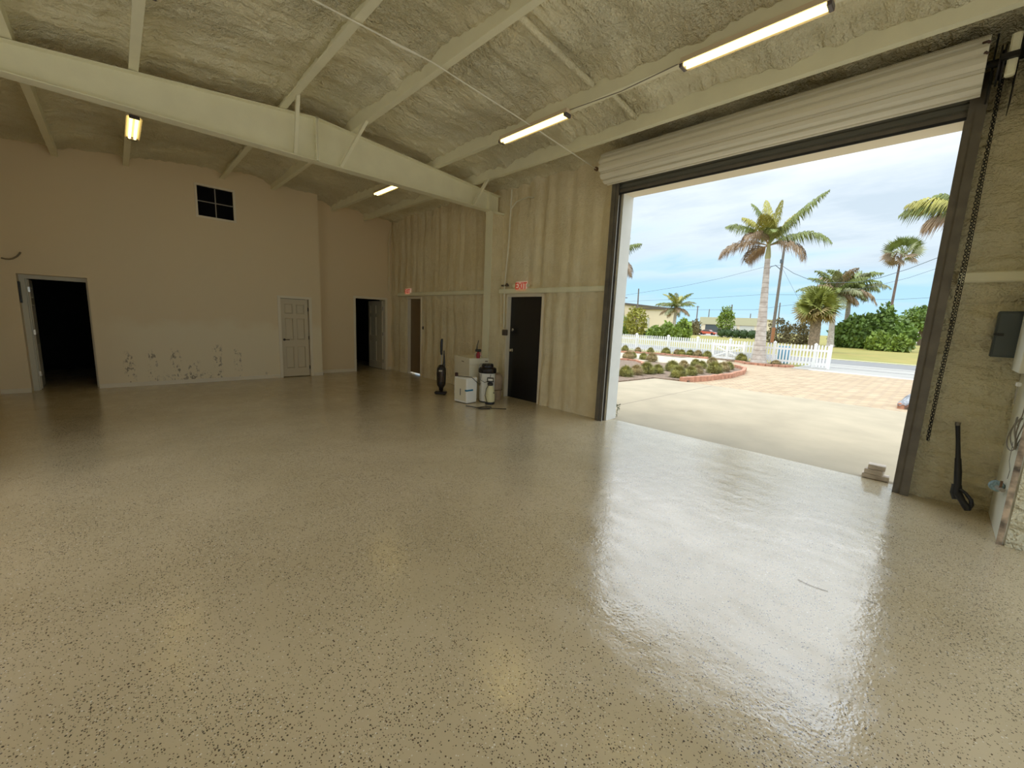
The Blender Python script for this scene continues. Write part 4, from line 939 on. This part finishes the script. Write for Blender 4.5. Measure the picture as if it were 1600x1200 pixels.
# palm hidden behind left jamb
pc = gx(958, 412, 30.0); base = Vector((30, pc.y, -.02)); base = Vector((26.0, pc.y*26/30, -.02)); ctr = gx(955, 414, 26.0)
royal('palm mostly hidden behind the left door post', base, Vector((26, ctr.y, ctr.z-.6)), .3, .16, [(-85, 45, 2.5, 50, 'g'), (-95, 8, 2.3, 110, 'b'), (-80, -10, 1.9, 60, 'b'), (90, 30, 2.5, 60, 'g'), (180, 40, 2.3, 70, 'g'), (0, 60, 2.3, 50, 'g'), (-40, 70, 2.2, 40, 'g'), (120, 5, 2.4, 80, 'b')], seed=5)
ctr = gx(1515, 335, 23.0); base = Vector((23, ctr.y, -.02))
royal('palm with one big frond showing left of the right door post', base, Vector((23, ctr.y, ctr.z-.7)), .3, .16, [(92, 28, 2.0, 62, 'g'), (96, 34, 1.9, 60, 'y'), (86, 2, 1.3, 60, 'b'), (80, 60, 1.4, 60, 'g'), (-90, 30, 2.5, 60, 'g'), (180, 40, 2.3, 70, 'g'), (0, 60, 2.3, 50, 'g'), (-120, 5, 2.4, 80, 'b')], seed=6)
# small palm left, far
def ring(n, e, L, dr_, mts, off=0, rnd=random): return [(360*i/n+off+rnd.uniform(-9, 9), e+rnd.uniform(-8, 8), L*rnd.uniform(.85, 1.1), dr_, mts[i % len(mts)]) for i in range(n)]
b_ = gz(1051, 524); b_ = Vector((60, b_.y/b_.x*60, -.02)); ct_ = gx(1057, 476, 60)
royal('small bushy palm with twin trunk in front of the tan building', b_, Vector((60, ct_.y, ct_.z-1.1)), .28, .2, ring(7, 65, 3.0, 60, 'yg')+ring(9, 30, 3.0, 70, 'gd', 20)+ring(7, -5, 2.6, 60, 'dbb', 10), 1, .8, .75, seed=8, nl=26, tk=2.6)
# two leaning palms in the centre-right
for (bx, by, tx, ty, X, lb, sd, fr_) in ((1297, 541, 1306, 455, 66, 'grey-crowned palm left of the paired palms, behind the cabbage palm', 11, 'dbg'), (1318, 545, 1330, 448, 70, 'palm standing behind the big green bush', 12, 'gdg')):
    b_ = gz(bx, by); b_ = Vector((X, b_.y/b_.x*X, -.02)); ct_ = gx(tx, ty, X)
    royal(lb, b_, Vector((X, ct_.y, ct_.z-1.2)), .42, .22, ring(8, 60, 4.0, 70, fr_+'g', 0)+ring(10, 25, 4.2, 75, fr_, 20)+ring(7, -8, 3.4, 65, 'bdb', 10), 1, 1.0, 1.15, 'paired palms beyond the road', seed=sd, nl=28, tk=3)
# cabbage palm (fan leaves)
def fan(name, parent, org, az, e, stalk, r, mt, rnd, nseg=19, fold=.25):
    m = MB(); R = Matrix.Rotation(az, 4, 'Z') @ Matrix.Rotation(-e, 4, 'Y') @ Matrix.Rotation(rnd.uniform(-1.3, 1.3), 4, 'X'); T = Matrix.Translation(org) @ R
    m.tube([T @ Vector((0, 0, 0)), T @ Vector((stalk, 0, 0))], .02+.01*r, 4)
    for k in range(nseg):
        a = -1.9+3.8*k/(nseg-1); d = Vector((cos(a), sin(a), 0)); L = r*rnd.uniform(.85, 1.05)*(.75+.25*cos(a*.6)); c_ = Vector((stalk, 0, 0)); w = Vector((-sin(a), cos(a), 0))*r*.06
        z_ = Vector((0, 0, -fold*r*rnd.uniform(.3, 1.1)))
        m.add([T @ q for q in (c_, c_+d*L*.55+w, c_+d*L*.55-w, c_+d*L+z_)], [(0, 1, 2), (2, 1, 3)])
    return m.build(name, mt, parent)
def fanpalm(label, base, top, r0_, r1_, crown, n, mts, stalk, r, skirt=True, seed=4):
    rnd = random.Random(seed); t = thing('fan_palm', label, 'palm tree', tuple(base))
    mid = base.lerp(top, .5)+Vector((0, (top.y-base.y)*-.12, 0)); pts = []
    for i in range(25):
        q = i/24; a = base.lerp(mid, q); b = mid.lerp(top, q); pts.append(a.lerp(b, q))
    MB().tube(pts, [r0_+(r1_-r0_)*i/24+(.03*r0_ if i % 2 else 0) for i in range(25)], 12).build('trunk', crown, t, True)
    for i in range(n):
        e = radians(85-130*((i+.5)/n)**1.0*(1 if skirt else .95)); az = i*2.399+rnd.uniform(-.2, .2)
        fan('fan_leaf', t, top, az, e, stalk*rnd.uniform(.85, 1.1), r*rnd.uniform(.9, 1.1), mts[0] if e > .5 else (mts[1] if e > -.15 else mts[2]), rnd)
    return t
Xs = 45; b_ = gz(1271, 540); b_ = Vector((Xs, b_.y/b_.x*Xs, -.02)); ct_ = gx(1277, 482, Xs)
lsab = mat('sabal_leaf', (.30, .32, .07), .5, vary=.3, vscale=1.5)
fanpalm('squat cabbage palm with rounded crown behind the fence end', b_, ct_, .42, .40, mat('boot_bark', (.30, .22, .15), .95, vary=.5, vscale=7, bump=1, bscale=9), 62, (lsab, lsab, mat('sabal_dry', (.40, .30, .12), .6)), .95, 1.2, seed=9)
Xs = 76; b_ = gz(1383, 543); b_ = Vector((Xs, gx(1383, 530, Xs).y, -.02)); ct_ = gx(1409, 396, Xs)
fanpalm('very tall thin leaning palm with a small tufted crown', b_, ct_, .19, .11, mat('brown_trunk', (.22, .15, .12), .9, vary=.3), 26, (lfg, lfd, lfb), 1.3, 1.25, seed=10)

# ------------------------------------------------------------------ bushes and trees
def leafblob(name, mt, lobes, n, size, parent=None, seed=1, core=True, corem=None):
    rnd = random.Random(seed); m = MB(); vols = [l[3]*l[4]*l[5] for l in lobes]; tot = sum(v**.67 for v in vols)
    for l, v in zip(lobes, vols):
        cx_, cy_, cz_, rx, ry, rz = l
        for i in range(int(n*v**.67/tot)):
            a = rnd.uniform(0, 2*pi); u = rnd.uniform(-1, 1); q = math.sqrt(1-u*u); rr = rnd.uniform(.78, 1.06)
            p = Vector((cx_+rx*q*cos(a)*rr, cy_+ry*q*sin(a)*rr, cz_+rz*u*rr))
            rr2 = noise.noise(p*.9)*.35; p += (p-Vector((cx_, cy_, cz_)))*rr2
            if p.z < .02: p.z = rnd.uniform(.02, .3)
            s = size*rnd.uniform(.6, 1.3); d = Vector((rnd.uniform(-1, 1), rnd.uniform(-1, 1), rnd.uniform(-.6, 1))).normalized(); e = d.orthogonal().normalized(); e.rotate(Matrix.Rotation(rnd.uniform(0, 6), 3, d)); f_ = d.cross(e)
            m.add([p, p+e*s*.5+f_*s*.32, p+e*s, p+e*s*.5-f_*s*.32], [(0, 1, 2, 3)])
    if core:
        for l in lobes:
            cx_, cy_, cz_, rx, ry, rz = l; prof = []
            for k in range(9):
                a = -pi/2+pi*k/8; prof.append((max(.01, cos(a))*.82, sin(a)*.82))
            m.lathe(prof, (0, 0, 0), 12, Matrix.Translation((cx_, cy_, max(cz_, rz*.0))) @ Matrix.Diagonal((rx, ry, rz, 1)))
    return m.build(name, mt, parent)
gb = mat('bush_green', (.17, .26, .045), .55, vary=.5, vscale=.9); gb2 = mat('bush_bright', (.24, .33, .05), .55, vary=.5, vscale=1.2)
go = mat('bush_olive', (.21, .17, .075), .8, vary=.5, vscale=1); gdk = mat('hedge_dark', (.055, .10, .025), .7, vary=.4, vscale=1.5); gye = mat('tree_yellow', (.36, .34, .05), .6, vary=.4, vscale=1.2)
def at(px, py, X): return gx(px, py, X)
def lobe(px0, px1, pyt, pyb, X, dx=None):
    a = gx(px0, pyb, X); b = gx(px1, pyb, X); c = gx((px0+px1)/2, pyt, X); rz = c.z/1.75; ry = abs(a.y-b.y)/2
    return (X, (a.y+b.y)/2, rz*.72, dx or max(ry*.8, .5), ry, rz)
tag(leafblob('leafy_bush', gb, [lobe(1310, 1370, 492, 546, 68), lobe(1345, 1400, 484, 546, 70), lobe(1375, 1425, 506, 547, 66), lobe(1295, 1330, 508, 545, 68)], 6500, .55, seed=2), 'wide dense green bush beyond the road on the right', 'bush')
tag(leafblob('leafy_bush', gb2, [lobe(1352, 1392, 520, 548, 62), lobe(1385, 1418, 524, 549, 61)], 2600, .45, seed=22), 'brighter green shrubs in front of the wide bush', 'bush')
tag(leafblob('leafy_bush', gb, [lobe(1400, 1425, 507, 540, 92)], 1200, .7, seed=3), 'green bush right of the wide bush', 'bush')
dt = thing('round_tree', 'dark round tree by the white building on the far right', 'tree', tuple(gz(1437, 541)))
l_ = lobe(1424, 1450, 498, 530, 120); leafblob('foliage', gb, [(l_[0], l_[1], 5.4, 3, 2.8, 2.3)], 1500, .7, dt, 4); MB().tube([(120, l_[1], 0), (120, l_[1], 4)], .3, 8).build('trunk', barkd, dt, True)
tag(leafblob('dry_shrub', go, [lobe(1196, 1232, 500, 536, 72), lobe(1225, 1262, 506, 537, 70), lobe(1245, 1275, 492, 538, 74)], 3600, .30, seed=5, core=False), 'brown dry shrubs behind the fence, right of the tall palm', 'bush')
tag(leafblob('dry_shrub', go, [lobe(1078, 1095, 500, 514, 100)], 500, .5, seed=15), 'small brown shrub left of the far building', 'bush')
tag(leafblob('leafy_bush', gb2, [lobe(1030, 1052, 505, 528, 52), lobe(1050, 1078, 500, 529, 50), lobe(1012, 1035, 512, 526, 53)], 2600, .42, seed=6), 'bright green shrubs around the small palm', 'bush')
yt = thing('yellow_tree', 'yellow-green young tree before the tan building', 'tree', (58, gx(993, 520, 58).y, 0))
l_ = lobe(978, 1008, 488, 522, 58); leafblob('foliage', gye, [(l_[0], l_[1], l_[2]+.6, l_[3]*.8, l_[4], l_[5])], 1100, .40, yt, 7, core=False); MB().tube([(58, l_[1], 0), (58, l_[1], 2.4)], .08, 8).build('trunk', bark, yt, True)
tag(leafblob('leafy_bush', gb2, [lobe(962, 985, 496, 518, 60)], 600, .45, seed=8), 'green shrub beside the left door post, beyond the fence', 'bush')
ft_ = thing('young_tree', 'young light green tree in front of the far low building', 'tree', (95, gx(1132, 515, 95).y, 0))
l_ = lobe(1120, 1146, 480, 512, 95); leafblob('foliage', gb2, [(95, l_[1], 3.3, 1.2, 1.7, 2.2), (95, l_[1], 5.0, .8, 1.0, 1.4)], 900, .55, ft_, 9, core=False); MB().tube([(95, l_[1], 0), (95, l_[1], 4)], .12, 8).build('trunk', bark, ft_, True)
def hedge(px0, px1, pyt, X, label, seed, mt=gdk, dx=.7, h=None):
    a = gx(px0, 520, X); b = gx(px1, 520, X); c = gx((px0+px1)/2, pyt, X); nn = max(2, int(abs(a.y-b.y)/1.2)); lobes = [(X, a.y+(b.y-a.y)*(i+.5)/nn, c.z*.5, dx, 1.0, c.z*.52) for i in range(nn)]
    tag(leafblob('hedge', mt, lobes, 260*nn, .30, seed=seed), label, 'hedge')
hedge(962, 1030, 517, 62, 'dark hedge in front of the tan building', 31)
hedge(1122, 1180, 515, 90, 'dark hedge in front of the far low building', 32)
hedge(1180, 1200, 517, 92, 'dark hedge just right of the tall palm', 34)

# ------------------------------------------------------------------ buildings
bw_ = mat('tan_stucco', (.80, .68, .48), .8); bdk = mat('bronze_trim', (.12, .095, .07), .6); bgl = mat('bldg_glass', (.08, .09, .09), .2); gar = mat('garage_door', (.60, .58, .50), .6); bg2 = mat('olive_fascia', (.50, .46, .28), .7)
def bldg(label, x0, x1, y0, y1, h, wins, wallm, roofm, over=.35, extra=None):
    t = thing('building', label, 'building', (x0, (y0+y1)/2, -.05))
    MB().box(x0, x1, y0, y1, -.05, h).build('walls', wallm, t)
    MB().box(x0-over, x1+over, y0-over, y1+over, h-.05, h+.3).build('parapet', roofm, t)
    for (ya, yb, za, zb, m_, nm) in wins:
        f = MB().box(x0-.06, x0+.05, ya, yb, za, zb).build(nm, m_, t)
    return t
bldg('long low tan building with dark roof line at the left', 76, 79, 36.2, 43.05, 4.9, [(40.2, 40.9, 1.2, 3.2, gar, 'wall_panel')], bw_, bdk)
bldg('taller tan building end beside the left door post', 72, 90, 43.9, 60, 5.6, [(45, 47.5, .2, 2.6, bdk, 'doorway'), (48.5, 50, 1, 2.5, bgl, 'window')], bw_, bdk)
bldg('low olive-fronted shop building with pale garage doors far behind', 136, 156, 38, 54, 4.9, [(y, y+4.0, 0, 2.9, gar, 'garage_door') for y in (38.5, 43.3)]+[(48.2, 52.6, .3, 2.9, bgl, 'shop_front')], bw_, bg2)
MB().box(135.6, 136, 37.6, 54.4, 3.0, 4.95).build('fascia', bg2, bpy.data.objects['building.002'])
bx = bldg('white building with a red sign at the far right', 140, 150, -14, 4.6, 4.0, [(1.0, 3.0, 0, 2.4, bgl, 'window')], mat('white_stucco', (.80, .78, .74), .8), whitec)
MB().box(139.7, 139.95, .6, 3.9, 3.2, 4.6).build('red_sign', mat('sign_dark_red', (.42, .06, .07), .6), bx)

# ------------------------------------------------------------------ cars
def car(label, X, px, col, L=4.4, name='car'):
    y = gx(px, 520, X).y; t = thing(name, label, 'car', (X, y, -.03)); m = col
    prof = [(-L/2, .30), (-L/2+.05, .62), (-L/2+.55, .78), (-L/2+1.2, .84), (-.55, 1.30), (.75, 1.34), (1.55, .96), (L/2-.1, .90), (L/2, .62), (L/2, .30)]
    M = [(y+p, z-.03) for p, z in prof]; mb = MB(); mb.ext(M, 'x', X-.85, X+.85); mb.build('body', m, t)
    MB().ext([(y-1.05, .87), (y-.5, 1.26), (y+.7, 1.28), (y+1.3, .93)], 'x', X-.87, X+.87).build('windows', bgl, t)
    for s in (-1.35, 1.35):
        for xx in (X-.88, X+.68): MB().lathe([(.31, 0), (.31, .2)], (xx, y+s, .28), 14, Matrix.Rotation(pi/2, 4, 'Y')).build('wheel', black, t)
red_c = mat('car_red', (.55, .10, .05), .3, coat=.5)
car('red car parked in front of the far low building', 112, 1106, red_c)
car('dark car parked behind the red car', 116, 1092, mat('car_dark', (.04, .04, .05), .3, coat=.5))
struct('pavement_lot', MB().box(100, 135, 30, 70, -.1, -.035), lightc)

# ------------------------------------------------------------------ utility poles and wires
wood = mat('pole_wood', (.20, .165, .14), .9, vary=.2); wirem = mat('wire_dark', (.10, .12, .14), .6)
def pole(px, pyt, pyb, X, label, r=.16, arm=0, pxt=None):
    b = gx(px, pyb, X); t_ = gx(pxt or px, pyt, X); b.z = -.05
    t = thing('utility_pole', label, 'pole', tuple(b)); MB().tube([b, t_], [r, r*.7], 10).build('pole_shaft', wood, t, True)
    if arm: MB().box(X-.05, X+.05, t_.y-arm, t_.y+arm, t_.z-.35, t_.z-.2).build('crossarm', wood, t)
    return t, t_
t, tt = pole(1205, 383, 535, 61, 'main tall utility pole with street lamp right of the tall palm', .19, 0, 1226)
q = gx(1222, 416, 60.7)
MB().tube([q+Vector((0, 0, -.5)), q+Vector((-.1, .7, .15)), q+Vector((-.15, 1.3, -.05))], .045, 8).build('lamp_arm', wirem, t, True)
MB().lathe([(.10, .12), (.26, .0), (.22, -.12), (.08, -.18)], tuple(q+Vector((-.15, 1.45, -.1))), 14).build('street_lamp', mat('lamp_grey', (.5, .52, .55), .4), t, True)
MB().lathe([(.16, 0), (.16, .45)], tuple(q+Vector((-.2, .1, .35))), 12).build('transformer', wirem, t, True)
MB().lathe([(.22, 0), (.22, 1.9)], (61, gx(1206.5, 530, 61).y, .2), 12).build('rusty_base', mat('rusty_orange', (.35, .15, .07), .9), t, True)
pole(1214, 473, 520, 90, 'thin distant pole just right of the main pole', .13, 0, 1219)
pole(974, 463, 515, 70, 'pole with a crossarm beside the left door post', .13, .6, 976)
pole(994, 451, 520, 70, 'bare pole above the tan building', .15, 0, 998)
pole(1029, 474, 490, 110, 'short pole peeping over the tan building', .16, .8)
pole(1088, 478, 505, 125, 'far pole with transformer left of the shop building', .2, .5, 1090.5)
pole(1107, 483, 500, 160, 'small far pole above the shop building', .2, 0, 1108.5)
pole(1141, 476, 515, 112, 'slender pole right of the young light green tree', .2, 0, 1144)
pole(1172, 490, 502, 170, 'tiny far pole left of the tall palm', .2, 0, 1173)
pole(1305, 421, 500, 85, 'pole almost hidden among the paired palms', .13, 0, 1311)
def wire(pts, X, label, r=.018, sag=.0):
    P_ = [gx(px, py, X) for px, py in pts]; out = []
    for a, b in zip(P_[:-1], P_[1:]):
        for i in range(8):
            s = i/8; out.append(a.lerp(b, s))
    out.append(P_[-1]); tag(MB().tube(out, r, 5).build('power_line', wirem, None, True), label, 'wire', 'overhead power lines')
wire([(930, 469), (975, 461.5), (1068, 447), (1130, 434), (1195, 417), (1222, 414)], 61, 'power line rising from the left post to the main pole')
wire([(930, 474), (975, 471), (1100, 466), (1195, 460), (1260, 461), (1340, 468), (1400, 468), (1456, 465)], 66, 'level power line crossing behind all the palms')
wire([(1223, 416), (1240, 427), (1262, 436), (1290, 442), (1340, 441), (1375, 434), (1420, 420), (1472, 400), (1520, 380)], 61, 'drooping power line from the main pole to the right post', .03)
wire([(1300, 458), (1368, 447), (1420, 434), (1468, 418), (1520, 402)], 63, 'lower of the two power lines rising to the right post')
wire([(1223, 420), (1236, 445), (1249, 470), (1262, 505)], 62, 'slanting guy wire right of the main pole', .014)
wire([(1040, 484), (1180, 484), (1222, 478), (1270, 473)], 90, 'low distant power line over the shop building', .03)

# road sign post (thin) on the lawn
tag(MB().tube([(40, gz(1298, 556).y/gz(1298, 556).x*40, -.02), (40, gz(1298, 556).y/gz(1298, 556).x*40+.02, 1.6)], .03, 8).build('marker_post', grey), 'thin grey post on the lawn right of the fence end', 'post')

# ------------------------------------------------------------------ world and lights
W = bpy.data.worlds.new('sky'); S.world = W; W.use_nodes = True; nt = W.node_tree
class WG(NG):
    def __init__(s, nt): s.nt = nt; s.b = None
g = WG(nt); bgn = nt.nodes['Background']
tc = g.n('ShaderNodeTexCoord').outputs['Generated']; sp = g.n('ShaderNodeSeparateXYZ'); g.l(tc, sp.inputs[0])
zz = g.math('MAXIMUM', sp.outputs[2], 0.0)
den = g.math('ADD', zz, .16)
cv = g.n('ShaderNodeCombineXYZ'); g.l(g.math('DIVIDE', sp.outputs[0], den), cv.inputs[0]); g.l(g.math('DIVIDE', sp.outputs[1], den), cv.inputs[1])
warpn = g.noise(cv.outputs[0], 1.2, 3)
mpv = g.mapping(cv.outputs[0], (1.0, .50, 1), (3.1, 1.7, 0), (0, 0, radians(12)))
n1 = g.noise(mpv, .75, 7, .56)
bluec = g.mix(g.mapr(zz, 0, .5), (.48, .75, .90), (.17, .42, .78))
low = g.mapr(zz, .085, .135, 0, 1, True)
cov = g.mapr(n1, .30, .50, 0, 1, True)
hi = g.mapr(zz, .25, .36, .8, 1, True)
cloudm = g.math('MULTIPLY', g.math('MULTIPLY', cov, low), hi)
thin = g.math('MULTIPLY', g.mapr(g.noise(mpv, 1.7, 5), .5, .62), .25)
cloudm = g.math('MAXIMUM', cloudm, thin)
cshade = g.mix(g.mapr(g.noise(mpv, 1.5, 6, .6), .42, .62), (.86, .90, .93), (.62, .69, .745))
skyc = g.mix(cloudm, bluec, cshade)
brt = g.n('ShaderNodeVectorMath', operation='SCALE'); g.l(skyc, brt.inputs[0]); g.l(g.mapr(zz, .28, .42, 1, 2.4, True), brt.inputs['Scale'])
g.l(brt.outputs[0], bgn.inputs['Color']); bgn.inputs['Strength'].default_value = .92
sl = bpy.data.lights.new('sun', 'SUN'); sl.energy = .7; sl.angle = radians(24); sl.color = (1, .95, .86)
so = bpy.data.objects.new('sun', sl); COL.objects.link(so)
sd = Vector((.24, -.28, -1.0)).normalized()     # light travels this way
so.rotation_euler = (-sd).to_track_quat('Z', 'Y').to_euler()

S.view_settings.view_transform = 'Standard'; S.view_settings.look = 'None'; S.view_settings.gamma = 1; S.view_settings.exposure = .42
S.view_settings.use_curve_mapping = False
S.cycles.use_denoising = True
S.cycles.max_bounces = 10; S.cycles.diffuse_bounces = 8; S.cycles.sample_clamp_indirect = 6
